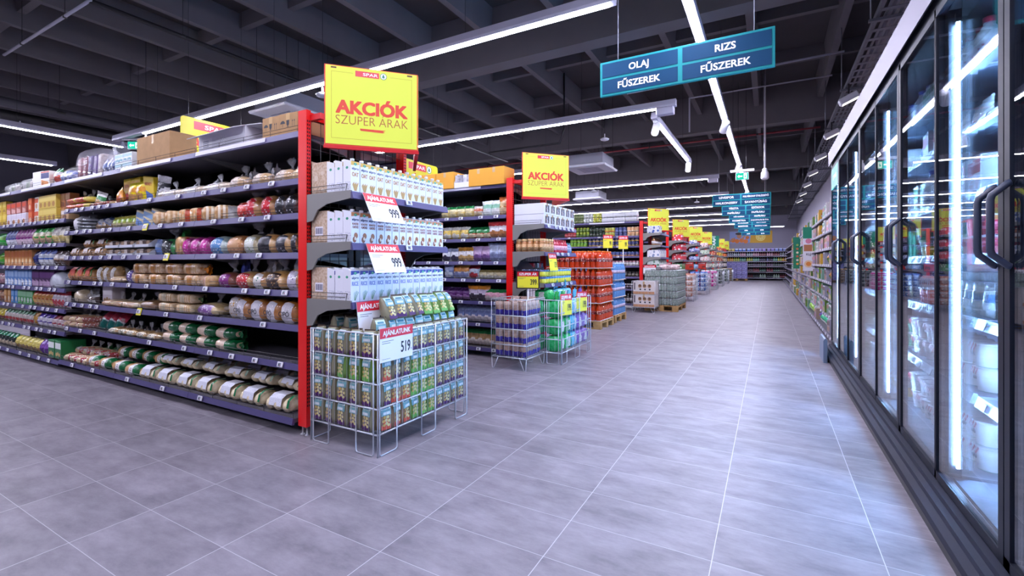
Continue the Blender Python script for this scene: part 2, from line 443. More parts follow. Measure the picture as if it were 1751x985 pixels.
def P_rolls(name, w_, d, h, n=4, c='e2cfa2', c2='f0e6cc', label='e8e8ee', green='1d7a48', cat='bread', seed=1, up=False):
    """Part-baked rolls lying side by side in a clear bag with a paper label and a green seam."""
    r = random.Random(seed); mb = MB(); dx = w_/n
    for i in range(n):
        g = blob(d, dx*1.02, h*.92, 2.6, 1, 10, 10, .03, None, film(c, c2), seed+i, flat=.08)
        shift(g, TR(-w_/2+dx*(i+.5), 0, 0) @ RZ(90+r.uniform(-4, 4))); mb.add(g.v, g.f, film(c, c2), True)
    lb = MB(); x0, x1 = -w_*.28, w_*.22
    pts = [(-d*.47, h*.35), (-d*.4, h*.78), (-d*.2, h*.97), (d*.2, h*.98)]
    vs = []; fs = []
    for k, (y, z) in enumerate(pts): vs += [(x0, y-.004, z+.003), (x1, y-.004, z+.003+.002*(k % 2))]
    for k in range(3): fs.append((2*k, 2*k+1, 2*k+3, 2*k+2))
    lb.add(vs, fs, prt(label, '9aa0b0', 110, .22))
    sm_ = MB()
    for sx in (1,):
        vs = []; fs = []
        for k, (y, z) in enumerate(pts): vs += [(sx*w_*.49-.012, y-.005, z+.002), (sx*w_*.49+.012, y-.005, z+.002)]
        for k in range(3): fs.append((2*k, 2*k+1, 2*k+3, 2*k+2))
        sm_.add(vs, fs, film(green))
    return Proto(name, cat, mb, [('paper_label', lb), ('bag_seam', sm_)])
def P_bottle(name, r, h, liquid, capc, label, neck=.32, cat='bottle', shoulder=.62, n=12, alpha=False, lab=(.22, .55), c2=None):
    bm = mat(liquid, .12, coat=.5)
    pr_ = [(r*.9, 0), (r, h*.03), (r, h*shoulder*.5), (r*.96, h*shoulder*.55), (r, h*shoulder), (r*.8, h*(shoulder+.1)), (r*neck, h*.88), (r*neck, h*.93)]
    mb = MB().lathe(pr_, n, bm)
    cp = MB().lathe([(r*neck*1.15, h*.92), (r*neck*1.15, h), (r*neck*.9, h*1.005)], n, mat(capc, .4))
    lm = prt(label, c2, 50, .33) if c2 else mat(label, .4)
    lb = MB().lathe([(r*1.012, h*lab[0]), (r*1.015, h*lab[1])], n, lm)
    return Proto(name, cat, mb, [('cap', cp), ('label', lb)])
def P_jar(name, r, h, fill, lidc, label, cat='jar', c2=None, n=12):
    mb = MB().lathe([(r*.92, 0), (r, h*.05), (r, h*.72), (r*.85, h*.84)], n, mat(fill, .12, coat=.5))
    ld = MB().lathe([(r*.9, h*.84), (r*.92, h*.85), (r*.92, h*.99), (r*.86, h)], n, mat(lidc, .35))
    lb = MB().lathe([(r*1.012, h*.15), (r*1.012, h*.62)], n, prt(label, c2, 50, .33) if c2 else mat(label, .45))
    return Proto(name, cat, mb, [('lid', ld), ('label', lb)])
def P_can(name, r, h, c, c2, band=None, cat='can', n=12):
    st = mat('b8bcc4', .25, metal=.9)
    mb = MB().lathe([(r*.93, 0), (r, h*.03), (r, h*.05), (r, h*.95), (r, h*.97), (r*.93, h), (r*.9, h*.985)], n, st)
    lb = MB().lathe([(r*1.01, h*.05), (r*1.012, h*.3), (r*1.012, h*.7), (r*1.01, h*.95)], n, [mat(c2, .35), prt(c, c2, 45, .3), mat(c, .35)] if not band else [mat(band, .35), mat(c2, .35), mat(c, .35)])
    return Proto(name, cat, mb, [('label', lb)])
def P_tub(name, r0, r1, h, c, c2, lidc, cat='tub', n=16, word=None):
    mb = MB().lathe([(r0, 0), (r0*1.01, h*.02), (r0+(r1-r0)*.5, h*.5), (r1, h*.93)], n, [mat(c, .35), mat(c2, .35), mat(c2, .35)])
    ld = MB().lathe([(r1*1.06, h*.92), (r1*1.07, h*.97), (r1*1.0, h), (r1*.5, h*.99)], n, mat(lidc, .35))
    parts = [('lid', ld)]
    if word:
        pr_ = MB().text(word, 0, h*.55, h*.16, -(r0+r1)/2-.006, mat('1a1a1a', .5), .02)
        parts.append(('lettering', pr_))
    return Proto(name, cat, mb, parts)
def P_multipack(name, nx, ny, r, h, liquid, capc, label, film_c, cat='bottle pack', c2=None):
    """Shrink-wrapped pack: every bottle a part, the wrap another."""
    mb = MB()
    sk = MB()
    W_, D_ = nx*2*r, ny*2*r
    # wrap: a loose sleeve around the bottles' bodies
    sk.cbox(-W_/2-.004, W_/2+.004, -D_/2-.004, D_/2+.004, .01, h*.82, film_c, .03)
    mb.cbox(-W_/2, W_/2, -D_/2, D_/2, 0, .006, mat('d8d8e0', .4), .002)     # wrap's closed bottom
    parts = [('shrink_wrap', sk)]
    bm = mat(liquid, .12, coat=.5)
    for i in range(nx):
        for j in range(ny):
            c = (-W_/2+r*(2*i+1), -D_/2+r*(2*j+1), .006)
            b = MB().lathe([(r*.9, 0), (r*.98, h*.03), (r*.98, h*.3), (r*.92, h*.34), (r*.98, h*.58), (r*.9, h*.7), (r*.4, h*.88), (r*.34, h*.9), (r*.34, h*.93)], 10, bm, c)
            b.lathe([(r*.4, h*.92), (r*.4, h*.985), (r*.34, h)], 8, mat(capc, .4), c)
            b.lathe([(r*1.0, h*.36), (r*1.0, h*.56)], 10, prt(label, c2, 40, .3) if c2 else mat(label, .4), c)
            parts.append(('bottle', b))
    return Proto(name, cat, mb, parts)
def P_carton(name, word, wc, base, topc, pic, cat='carton'):
    """One-litre drink carton with sloped top, cap and print."""
    w_, d, h = .070, .072, .225
    cm = mat(base, .38)
    mb = MB().prism([(-d/2, 0), (d/2, 0), (d/2, h-.004), (-d/2, h-.022)], -w_/2, w_/2, cm, 'x')
    mb.add([(-w_/2, -d/2-.0004, h-.05), (w_/2, -d/2-.0004, h-.038), (w_/2, -d/2-.0004, h-.0222), (-w_/2, -d/2-.0004, h-.0222)], [(0, 1, 2, 3)], mat(topc, .4))
    sl = math.atan2(.018, d)
    cp = MB().lathe([(.014, 0), (.014, .012), (.0125, .014)], 12, mat('f4f4f4', .4), (0, -.008, h-.015))
    y = -d/2-.0008
    pr_ = MB()
    pr_.text('alpro', 0, h*.70, .0155, y, mat('14265a', .5), .03, w_=.058)
    pr_.text(word[0], 0, h*(.53 if len(word) == 1 else .57), .026 if len(word) == 1 else .013, y, mat(wc, .5), .035 if len(word) == 1 else .035, w_=.054)
    if len(word) > 1: pr_.text(word[1], 0, h*.48, .017, y, mat(wc, .5), .02, w_=.052)
    if pic == 'oat':
        for k in range(9):
            x = -.022+.0055*k
            pr_.plate([(x*.35, .012), (x*.35+.003, .012), (x+.004, .05+.006*(k % 3)), (x+.001, .062+.006*(k % 3)), (x-.003, .05+.006*(k % 3))], y-.0001*k, mat('b08a4e' if k % 2 else 'c9a766', .5))
    elif pic == 'nut':
        pr_.disc(.004, .052, .017, y, mat('a4622e', .45), .02); pr_.disc(-.008, .026, .016, y-.0003, mat('8a4a20', .45), .02); pr_.disc(-.001, .033, .008, y-.0005, mat('e8d4b4', .5), .012)
    else:
        for k in range(6):
            x = -.02+.008*k
            pr_.plate([(-.004+x*.2, .01), (-.002+x*.2, .01), (x+.008, .07-.004*abs(k-3)), (x+.006, .074-.004*abs(k-3))], y-.0001*k, mat('4e8c5a' if k % 2 else '7fae72', .5))
        pr_.plate([(-w_/2*.96, h-.05), (w_/2*.96, h-.038), (w_/2*.96, h-.024), (-w_/2*.96, h-.024)], y-.0002, mat('3c3f96', .4))
    bd = MB(); bd.disc(.0, h*.83, .013, y-.0006, mat('3f9e7c', .45), .009); bd.plate([(-.006, h*.825), (.006, h*.835), (.0, h*.845)], y-.0008, mat('d8f0e0', .5))
    # the same leaf badges on the flank
    for sx in (-1,):
        bd.add([(-w_/2-.0006, .012*math.cos(t*PI/6), h*.72+.009*math.sin(t*PI/6)) for t in range(12)], [tuple(range(12))], mat('3f9e7c', .45))
        bd.add([(w_/2+.0006, .012*math.cos(t*PI/6), h*.72+.009*math.sin(t*PI/6)) for t in range(12)], [tuple(range(12))], mat('3f9e7c', .45))
        for s2 in (-1, 1):
            bd.add([(s2*(w_/2+.0005), -d/2*.9, .02), (s2*(w_/2+.0005), d/2*.9, .02), (s2*(w_/2+.0005), d/2*.9, .07), (s2*(w_/2+.0005), -d/2*.9, .07)], [(0, 1, 2, 3)], prt(base, '9298b8', 90, .3))
    return Proto(name, cat, mb, [('cap', cp), ('printed_front', pr_), ('leaf_badge', bd)])
def P_snack(name, c_pic, seed=1, body='8e8a70'):
    """Block-bottom snack bag with a folded crimped top, teal banner and a picture of round toasts."""
    r = random.Random(seed); mb = MB(); w_, d, h = .082, .055, .165
    bg = mat(body, .25, bump=(40, .35), coat=.3)
    rings = [(1, 1, 0), (1.02, 1.1, .2), (1.0, 1.05, .55), (.98, .85, .75), (.96, .35, .92), (.95, .06, 1.0)]
    vs = []; fs = []
    for kx, ky, z in rings:
        for (a, b) in ((-1, -1), (0, -1.08), (1, -1), (1.04, 0), (1, 1), (0, 1.08), (-1, 1), (-1.04, 0)):
            vs.append((a*w_/2*kx, b*d/2*ky, z*h))
    for i in range(len(rings)-1):
        for j in range(8): fs.append((i*8+j, i*8+(j+1) % 8, (i+1)*8+(j+1) % 8, (i+1)*8+j))
    fs.append(tuple(range(8))[::-1]); fs.append(tuple(40+j for j in range(8)))
    mb.add(vs, fs, bg, True)
    y = -d/2*1.08*1.1-.002
    pr_ = MB()
    pr_.add([(-w_*.46, y, h*.55), (w_*.46, y, h*.55), (w_*.46, y*.86, h*.76), (-w_*.46, y*.86, h*.76)], [(0, 1, 2, 3)], mat('7fb6bd', .4))
    pr_.add([(-w_*.44, y*.85, h*.77), (w_*.44, y*.85, h*.77), (w_*.42, y*.42, h*.93), (-w_*.42, y*.42, h*.93)], [(0, 1, 2, 3)], mat('c4dcd8', .4))
    pr_.add([(-w_*.3, y*.82-.001, h*.8), (w_*.3, y*.82-.001, h*.8), (w_*.28, y*.6-.001, h*.87), (-w_*.28, y*.6-.001, h*.87)], [(0, 1, 2, 3)], mat('2f7f94', .4))
    pr_.rect(-w_*.44, w_*.44, h*.02, h*.2, y-.0003, mat(c_pic, .4)).plate([(-w_*.3, h*.2), (w_*.3, h*.2), (w_*.2, h*.42), (-w_*.2, h*.42)], y-.0003, mat(c_pic, .4)).rect(-w_*.3, w_*.3, h*.6, h*.7, y-.004, mat('e4eef0', .4))
    for k, (cx, cz) in enumerate(((-.012, .082), (.012, .08), (0, .062), (-.02, .058), (.021, .056), (.002, .042), (-.016, .034), (.017, .03))):
        pr_.disc(cx, cz, .0105, y-.0005-.0002*k, mat('d9cf92' if k % 3 else 'c7a85c', .45), .0095, 10)
    clip = MB().box(-w_*.47, w_*.47, -.004, .004, h*.975, h*1.03, mat('4a3a2e', .5))
    return Proto(name, 'snack bag', mb, [('printed_front', pr_), ('crimped_top', clip)])
def P_case(name, w_, d, h, c=None, flaps=False, marks=None, cat='box'):
    """Corrugated carton with seam tape, optional open flaps and printed handling marks."""
    m = c if c is not None else KRAFT
    mb = MB()
    if flaps:
        t = .005
        mb.box(-w_/2, w_/2, -d/2, -d/2+t, 0, h, m); mb.box(-w_/2, w_/2, d/2-t, d/2, 0, h, m)
        mb.box(-w_/2, -w_/2+t, -d/2+t, d/2-t, 0, h, m); mb.box(w_/2-t, w_/2, -d/2+t, d/2-t, 0, h, m); mb.box(-w_/2+t, w_/2-t, -d/2+t, d/2-t, 0, t, m)
    else: mb.cbox(-w_/2, w_/2, -d/2, d/2, 0, h, m, .004)
    parts = []
    if flaps:
        fl = MB().box(-w_/2, w_/2, 0, .004, 0, d*.42, m, TR(0, -d/2, h) @ RX(112)); parts.append(('flap', fl))
        fl = MB().box(-d/2, d/2, 0, .004, 0, w_*.3, m, TR(w_/2, 0, h) @ RZ(90) @ RX(95)); parts.append(('flap', fl))
    else: parts.append(('tape', MB().rect(-.02, .02, h*.7, h*.995, -d/2-.0006, mat('c9a878', .25)).box(-.02, .02, -d/2*.99, d/2*.99, h, h+.0008, mat('c9a878', .25))))
    if marks:
        pr_ = MB(); y = -d/2-.001
        s_ = min(w_*.25, h*.4)
        # umbrella, goblet and the two upright arrows
        cx = -w_*.27; pr_.plate([(cx+s_*.5*math.cos(PI*k/8), h*.55+s_*.45*math.sin(PI*k/8)) for k in range(9)], y, INK); pr_.rect(cx-s_*.03, cx+s_*.03, h*.55-s_*.5, h*.55, y, INK)
        cx = 0; pr_.plate([(cx-s_*.3, h*.55+s_*.45), (cx+s_*.3, h*.55+s_*.45), (cx+s_*.26, h*.5), (cx+s_*.04, h*.42), (cx-s_*.04, h*.42), (cx-s_*.26, h*.5)][::-1], y, INK); pr_.rect(cx-s_*.03, cx+s_*.03, h*.55-s_*.5, h*.45, y, INK); pr_.rect(cx-s_*.2, cx+s_*.2, h*.55-s_*.53, h*.55-s_*.45, y, INK)
        for cx in (w_*.24, w_*.34): pr_.rect(cx-s_*.03, cx+s_*.03, h*.55-s_*.5, h*.55+s_*.3, y, INK); pr_.plate([(cx-s_*.12, h*.55+s_*.2), (cx+s_*.12, h*.55+s_*.2), (cx, h*.55+s_*.48)], y, INK)
        parts.append(('handling_marks', pr_))
    return Proto(name, cat, mb, parts)
def P_display(name, w_, d, h, base, n, c2, cat='display box', rows=1):
    """A shelf-ready tray: low front, raised sides, filled with small packs shown as parts."""
    t = .004; m = mat(base, .6)
    mb = MB().box(-w_/2, w_/2, -d/2, d/2, 0, t, m).box(-w_/2, w_/2, -d/2, -d/2+t, t, h*.35, m).box(-w_/2, w_/2, d/2-t, d/2, t, h, m)
    for sx in (-1, 1): mb.prism([(-d/2, t), (d/2, t), (d/2, h), (-d/2+d*.3, h), (-d/2, h*.35)], sx*w_/2-(t if sx > 0 else 0), sx*w_/2+(0 if sx > 0 else t), m, 'x')
    parts = []
    for i in range(n):
        cw = (w_-2*t)/n; x = -w_/2+t+cw*(i+.5)
        parts.append(('pack', MB().cbox(x-cw*.47, x+cw*.47, -d/2+t+.003, d/2-t, t, h*.85, film(c2[i % len(c2)]), .008)))
    return Proto(name, cat, mb, parts)
def P_lump(name, w_, d, h, m1, cat='bag', seed=1, inner=None):
    """A heap of soft packs under loose clear plastic: lumpy bag, packs showing inside as parts, knotted top."""
    mb = blob(w_, d, h, 2.6, .85, 14, 16, .06, None, m1, seed)
    parts = []
    r = random.Random(seed)
    if inner:
        k = len(inner)
        for i, c in enumerate(inner):
            x = -w_/2*.75+w_*.75*(i+.5)/k
            b = MB().cbox(-w_*.33/k, w_*.33/k, -d*.36, d*.3, 0, h*.62, film(c), .02, TR(x, 0, .012) @ RY(r.uniform(-12, 12)))
            parts.append(('wrapped_pack', b))
    parts.append(('bag_end', tail(w_*.42, h*.55, w_*.2, h*.32, clear(), .03, seed=seed)))
    return Proto(name, cat, mb, parts)

def P_band_loaf(name, L_, W_, H_, tan, tan2, mid, end, cuts, seed=1):
    """A wrapped loaf printed in zones along its length: bare crust, label, coloured end."""
    f = lambda t, a: crust(tan, tan2) if t < cuts[0] else (mid if t < cuts[1] else film(end))
    body = blob(L_, W_, H_, 5, .8, 20, 14, .02, f, None, seed, flat=.06)
    return Proto(name, 'bread', body, [('bag_end', tail(L_/2*.92, H_*.45, L_*.3, H_*.42, film(end), 0, seed=seed))])

# ---------------------------------------------------------------- the hall
m_ceil = mat('454143', 0.9, noise=(1.5, 0.12)); m_rib = mat('686468', 0.85, noise=(2, 0.1)); m_wall = mat('9a96a6', 0.8); m_wdark = mat('55525c', 0.85)
fl = MB().box(-20, 1.6, -7, 36.5, -0.1, 0, floor_mat()); struct(fl, 'floor')
struct(MB().box(-20, 1.6, -7, 36.5, 5.15, 5.3, m_ceil), 'ceiling')
struct(MB().box(-20, 1.6, 36.5, 36.6, 0, 5.15, m_wall), 'wall_back')
struct(MB().box(-20, 1.6, -7.1, -7, 0, 5.15, m_wdark), 'wall_front')
struct(MB().box(-20.1, -20, -7, 36.5, 0, 5.15, m_wdark), 'wall_left')
struct(MB().box(1.6, 1.7, -7, 36.5, 0, 5.15, m_wall), 'wall_right')
RIB = 1.2
for i in range(17):          # ribs of the concrete slab run along the aisle
    x = 0.95-RIB*i
    struct(MB().prism([(x-.05, 4.72), (x+.05, 4.72), (x+.09, 5.15), (x-.09, 5.15)], -7, 36.5, m_rib, 'y'), 'ceiling_beam')
for y in (-5.2, 0.6, 6.35, 12.0, 17.7, 23.4, 29.1, 34.8):   # girders across
    struct(MB().prism([(y-.14, 4.3), (y+.14, 4.3), (y+.2, 5.15), (y-.2, 5.15)], -20, 1.6, m_rib, 'x'), 'ceiling_beam')
for y in (-1.3, 2.5, 4.4, 8.2, 10.1, 13.9, 15.8, 19.6, 21.5, 25.3, 27.2):      # shallow cross ribs
    struct(MB().prism([(y-.05, 4.92), (y+.05, 4.92), (y+.07, 5.15), (y-.07, 5.15)], -20, 1.6, m_rib, 'x'), 'ceiling_beam')

# ---------------------------------------------------------------- strip lights
m_house = mat('b4b2c4', 0.45, metal=0.2); m_strip = emis(STRIP_C, STRIP_E)
def strip(axis, a0, a1, c, z, label, lit=None, box_end=False, dm=None):
    loc = ((a0+a1)/2, c, z) if axis == 'x' else (c, (a0+a1)/2, z)
    t = thing('strip_light', label, 'ceiling light', loc, 0, 'ceiling strip lights')
    h = (a1-a0)/2
    M = None if axis == 'x' else RZ(90)
    MB().prism([(-.045, 0), (.045, 0), (.05, .03), (.04, .10), (-.04, .10), (-.05, .03)], -h, h, m_house, 'x', M).build('housing', t)
    l0, l1 = lit or (a0+.05, a1-.05)
    l0 -= (a0+a1)/2; l1 -= (a0+a1)/2
    n = max(1, round((l1-l0)/4.3)); s = (l1-l0)/n
    for k in range(n):
        MB().box(l0+s*k+.03, l0+s*(k+1)-.03, -.021, .021, -.012, -.001, dm or m_strip, M).build('diffuser', t)
    k = max(2, int((a1-a0)/2.5))
    for i in range(k):
        x = -h+(a1-a0)*(i+.5)/k
        p = Vector((x, 0, .1)); q = Vector((x, 0, 5.148-z))
        if M: p = M @ p; q = M @ q
        MB().tube(p, q, .003, DARKW, 4).build('suspension_wire', t)
    if box_end:
        MB().cbox(h-.28, h-.03, -.06, .06, -.11, 0, m_house, .01, M).build('junction_box', t)
SZ = 3.5
strip('x', -13, -1.2, 1.05, SZ, 'long unseen strip light added to light the open floor before the bread aisle')  # above the frame, added to light the floor in front
strip('x', -13, -1.2, -2.7, SZ, 'long unseen strip light added to light the hall floor farthest from the bread aisle')  # behind the camera and unseen, added for floor lighting
strip('x', -10.9, -1.2, 4.05, SZ, 'long strip light running behind the first yellow promotion sign', (-9.8, -1.22))
strip('x', -13, -1.2, 7.15, SZ, 'strip light ending in a junction box below the first green aisle sign', None, True)
strip('x', -13, -3.3, 10.6, SZ, 'shorter strip light above the square ceiling air vent', None, True)
for i, y in enumerate((13.8, 17.3, 20.7, 24.1, 27.4, 30.8)):
    strip('x', -13, -1.2, y, SZ, 'strip light across the hall over the %s aisle past the bottled drink pallets' % ORD[i+1], None, i == 0)
strip('x', -2.0, 0.9, 34.2, SZ, 'short strip light before the back wall poster')
strip('y', -4, 32, -0.63, SZ, 'long strip light running down the main aisle behind the green signs', dm=emis(STRIP_C, STRIP_E*1.35))
strip('y', 7.6, 11.4, -1.62, SZ, 'short strip light with two white spotlights above the drink pallets', (7.95, 11.1))
strip('y', -5, 4.4, -11.3, SZ, 'strip light crossing the far corner above the cereal shelves')
strip('y', -5, 4.4, -14.9, SZ, 'strip light farthest into the corner behind the cereal shelves')
m_lampw = mat('dcdce4', .35)
def spotlight(x, y, z, rz, tilt, label):
    t = thing('spotlight', label, 'spotlight', (x, y, z), rz, 'white track spotlights')
    MB().box(-.02, .02, -.05, .05, .09, .13, m_lampw).build('adapter', t)
    MB().lathe([(.055, -.1), (.06, -.09), (.06, .09), (.052, .1)], 16, m_lampw, (0, 0, 0), RX(tilt)).build('lamp_body', t)
    MB().lathe([(.045, -.105), (.045, -.1)], 16, emis((1, .97, .95), 3.0), (0, 0, 0), RX(tilt)).build('lens', t)
spotlight(-.63, 8.2, 3.38, .4, 55, 'white spotlight on the aisle track, first one past the hanging green sign')
spotlight(-.63, 11.9, 3.38, .5, 40, 'white spotlight on the aisle track, second one past the hanging green sign')
spotlight(-.63, 16.5, 3.38, .5, 40, 'white spotlight on the aisle track just behind the green exit sign')
spotlight(-1.62, 7.75, 3.37, -.3, -25, 'white spotlight at the near end of the short strip light')
spotlight(-1.62, 11.2, 3.37, -.3, -12, 'white spotlight at the far end of the short strip light')
def dish(x, y, z, label):
    t = thing('pendant_sensor', label, 'ceiling sensor', (x, y, z), 0, 'round white sensors')
    MB().lathe([(.01, .1), (.012, .03), (.05, .02), (.085, 0), (.075, -.02), (.03, -.035)], 18, m_lampw).build('dome', t)
    MB().tube((0, 0, .1), (0, 0, 5.148-z), .004, DARKW, 4).build('drop_cable', t)
dish(-5.05, 4.05, 3.36, 'round white sensor hanging under the first strip light')
dish(-9.7, 4.05, 3.36, 'round white sensor above the big brown carton')
dish(-2.75, 8.6, 3.55, 'round grey sensor hanging beyond the first yellow promotion sign')
dish(-2.1, 16.4, 3.2, 'round grey sensor hanging over the canned food endcap')
dish(-12.2, 3.1, 3.75, 'round grey sensor in the corner above the cereal shelves')
dish(-4.2, 12.2, 3.15, 'small round sensor under the strip light beyond the second promotion sign')
def ac(x, y, z, s, label):
    t = thing('ceiling_cassette', label, 'air conditioner', (x, y, z), 0, 'ceiling air conditioners')
    MB().cbox(-s/2, s/2, -s/2, s/2, 0, .05, m_lampw, .02).build('face_panel', t)
    MB().box(-s*.42, s*.42, -s*.42, s*.42, .05, .28, mat('8a8a96', .6)).build('casing', t)
    g = MB()
    for k in range(7): g.box(-s*.25, s*.25, -s*.25+s*.08*k, -s*.22+s*.08*k, -.004, 0, mat('9a9aa8', .5))
    g.build('grille', t)
    for a in (-1, 1):
        for b in (-1, 1): MB().tube((a*s*.4, b*s*.4, .28), (a*s*.4, b*s*.4, 5.148-z), .005, DARKW, 4).build('hanger_rod', t)
ac(-3.5, 9.95, 3.27, .95, 'square white ceiling air conditioner beside the second promotion sign')
ac(-6.9, 4.95, 3.6, .95, 'square white ceiling air conditioner above the marked brown cartons')
ac(-5.2, 14.8, 3.25, .95, 'square white ceiling air conditioner above the canned food shelves')

# pipes, conduits, cable tray
def pipe(name, label, cat, pts, r, m, hang=0):
    t = thing(name, label, cat, pts[0])
    P0 = Vector(pts[0])
    MB().path([Vector(p)-P0 for p in pts], r, m, 8).build('tube', t)
    a, b = Vector(pts[0]), Vector(pts[-1])
    for k in range(hang):
        p = a.lerp(b, (k+.5)/hang)-P0
        MB().tube(p, p+Vector((0, 0, 5.148-a.z)), .004, DARKW, 4).lathe([(r*1.25, -.02), (r*1.25, .02)], 8, DARKW, tuple(p)).build('hanger', t)
m_pk = mat('1c1a1e', .5); m_cond = mat('b0aebc', .4); m_redp = mat('8a3038', .5); m_duct = mat('4a4850', .5)
pipe('black_pipe', 'thin black pipe under the ceiling over the bread aisle', 'pipe', [(-6.83, 2.3, 4.2), (-6.83, 12, 4.2)], .03, m_pk, 5)
pipe('white_conduit', 'pale conduit meeting the black pipe above the bread aisle', 'conduit', [(-9.7, 2.3, 4.2), (-6.8, 2.3, 4.2)], .018, m_cond, 2)
pipe('large_pipe', 'thick grey pipe high in the corner above the cereal shelves', 'pipe', [(-11.7, -4, 4.0), (-11.7, 14, 4.0)], .09, m_duct, 6)
pipe('large_pipe', 'thick black pipe below the grey one above the cereal shelves', 'pipe', [(-12.25, -4, 3.9), (-12.25, 14, 3.9)], .1, m_pk, 6)
pipe('sprinkler_pipe', 'dull red pipe crossing the ceiling behind the long girder', 'pipe', [(-9, 12.4, 4.22), (1.0, 12.4, 4.22)], .022, m_redp, 4)
pipe('white_conduit', 'pale conduit along the ceiling beside the first green aisle sign', 'conduit', [(-2.2, 7.7, 4.2), (-2.2, 8.2, 4.2), (0.95, 8.2, 4.25)], .015, m_cond)
pipe('white_conduit', 'pale conduit dropping beside the short strip light', 'conduit', [(-1.45, 10.2, 3.9), (-1.45, 10.2, 4.6), (1.0, 10.2, 4.6)], .015, m_cond)
pipe('black_pipe', 'black pipe with a bend behind the second promotion sign', 'pipe', [(-5.6, 9.0, 3.7), (-3.85, 9.0, 3.7), (-3.75, 9.0, 4.0), (-3.75, 9.0, 5.145)], .02, m_pk)
t = thing('cable_tray', 'perforated cable tray running above the glass door cabinets', 'cable tray', (1.25, 0, 3.8))
tr_ = MB(); m_tray = mat('6a6a74', .4, metal=.6)
for k in range(9): tr_.box(-.25+.06*k, -.225+.06*k, -4, 34, 0, .006, m_tray)
for k in range(150): tr_.box(-.25, .25, -4+.25*k, -3.93+.25*k, -.003, .003, m_tray)
tr_.box(-.26, -.25, -4, 34, 0, .06, m_tray).box(.25, .26, -4, 34, 0, .06, m_tray); tr_.build('tray', t)
for k in range(16):
    y = -3+2.3*k
    MB().tube((-.3, y, -.02), (-.3, y, 1.35), .008, m_tray, 5).box(-.32, .32, y-.02, y+.02, -.04, -.01, m_tray).build('support_bracket', t)
for k in range(7):
    t = thing('spotlight', 'dark spotlight under the cable tray, %s one past the glass cabinets' % ORD[k+1], 'spotlight', (1.0, 8.2+2.1*k, 3.55), -PI/2, 'dark wall spotlights')
    MB().tube((0, 0, .08), (0, 0, .22), .012, m_pk).build('stem', t)
    MB().cbox(-.07, .07, -.12, .12, -.04, .05, mat('c8c6d0', .4), .01, RX(25)).build('lamp_body', t)
    MB().box(-.055, .055, -.1, .1, -.046, -.041, emis((1, .95, .9), 2.0), RX(25)).build('lens', t)
t = thing('ceiling_camera', 'white camera hanging from a long white pole over the main aisle', 'camera', (-.08, 10.8, 2.95))
MB().lathe([(.05, -.06), (.075, -.03), (.07, .08), (.045, .12), (.05, .15), (.03, .17)], 16, m_lampw).build('camera_body', t)
MB().lathe([(.02, .17), (.02, 2.2)], 8, m_lampw).build('pole', t)

# ---------------------------------------------------------------- signs
m_teal = mat('1a8488', .6, spec=.2); m_navy = mat('103c5c', .65, spec=.15); m_txt = mat('f4f6f4', .5)
def aisle_sign(y, words_, label):
    t = thing('aisle_sign', label, 'aisle sign', (-.713, y, 2.83), 0, 'hanging green aisle signs')
    W_, H_ = 1.514, .34
    MB().cbox(-W_/2, W_/2, 0, .03, 0, H_, m_teal, .004).build('frame', t)
    k = 0
    for (x0, x1) in ((-W_/2+.025, -.02), (.02, W_/2-.025)):
        for (z0, z1) in ((H_/2+.012, H_-.022), (.022, H_/2-.012)):
            p = MB().box(x0, x1, -.004, 0, z0, z1, m_navy).build('panel', t)
            wd = words_[k]; k += 1
            h = .062 if len(wd) < 12 else .045
            if wd:
                tx = MB().text(wd, (x0+x1)/2, (z0+z1)/2, h, -.0052, m_txt, .025, w_=(x1-x0)*.9 if len(wd) > 15 else None)
                tx.build('lettering', p)
    for x in (-.58, .60): MB().tube((x, .015, H_), (x, .015, 5.148-2.83), .003, mat('d0d0d8', .4), 5).build('suspension_wire', t)
aisle_sign(4.45, ['OLAJ', 'FŰSZEREK', 'RIZS', 'FŰSZEREK'], 'green hanging aisle sign reading OLAJ, RIZS and FŰSZEREK twice')
aisle_sign(14.8, ['LEVESPOR', 'HALKONZERV', 'FOLYÉKONY ÉTELÍZESÍTŐ', 'SAVANYÚSÁG'], 'green hanging aisle sign reading LEVESPOR, HALKONZERV and SAVANYÚSÁG')
aisle_sign(17.9, ['TÉSZTA', 'PAPÍRÁRU', 'SZÓSZOK', 'PAPÍRÁRU'], 'green hanging aisle sign reading TÉSZTA, SZÓSZOK and PAPÍRÁRU')
aisle_sign(21.2, ['NŐI HIGIÉNIA', 'KOZMETIKA', 'PAPÍRÁRU', 'BABAÁPOLÁS ÉS ÉTEL'], 'green hanging aisle sign reading KOZMETIKA, PAPÍRÁRU and BABAÁPOLÁS')
aisle_sign(24.6, ['MOSÓSZER', 'MOSÓPOR', 'TISZTÍTÓSZER', 'MOSÓFOLYADÉK'], 'green hanging aisle sign reading MOSÓPOR, fifth along the aisle')
aisle_sign(27.9, ['', 'SÖR', '', 'SÖR'], 'green hanging aisle sign reading SÖR on both halves')
aisle_sign(31.2, ['', 'BOR', '', 'BOR'], 'green hanging aisle sign reading BOR, last before the back wall')
def fir(mb, cx, cz, r, y, mg, mw):
    mb.disc(cx, cz, r, y, mg, n=22); mb.disc(cx, cz, r*.84, y-.0003, mw, n=22)
    for k in range(3): mb.plate([(cx-r*(.34+.1*k), cz+r*(.25-.28*k)-r*.12), (cx+r*(.34+.1*k), cz+r*(.25-.28*k)-r*.12), (cx, cz+r*(.68-.26*k))], y-.0006-.0001*k, mg)
    mb.rect(cx-r*.08, cx+r*.08, cz-r*.68, cz-r*.3, y-.0006, mg)
m_sy = mat('dde44e', .5, spec=.3); m_or = mat('dc4026', .5); m_red = mat('c81018', .35); m_green = mat('0d7a5e', .45)
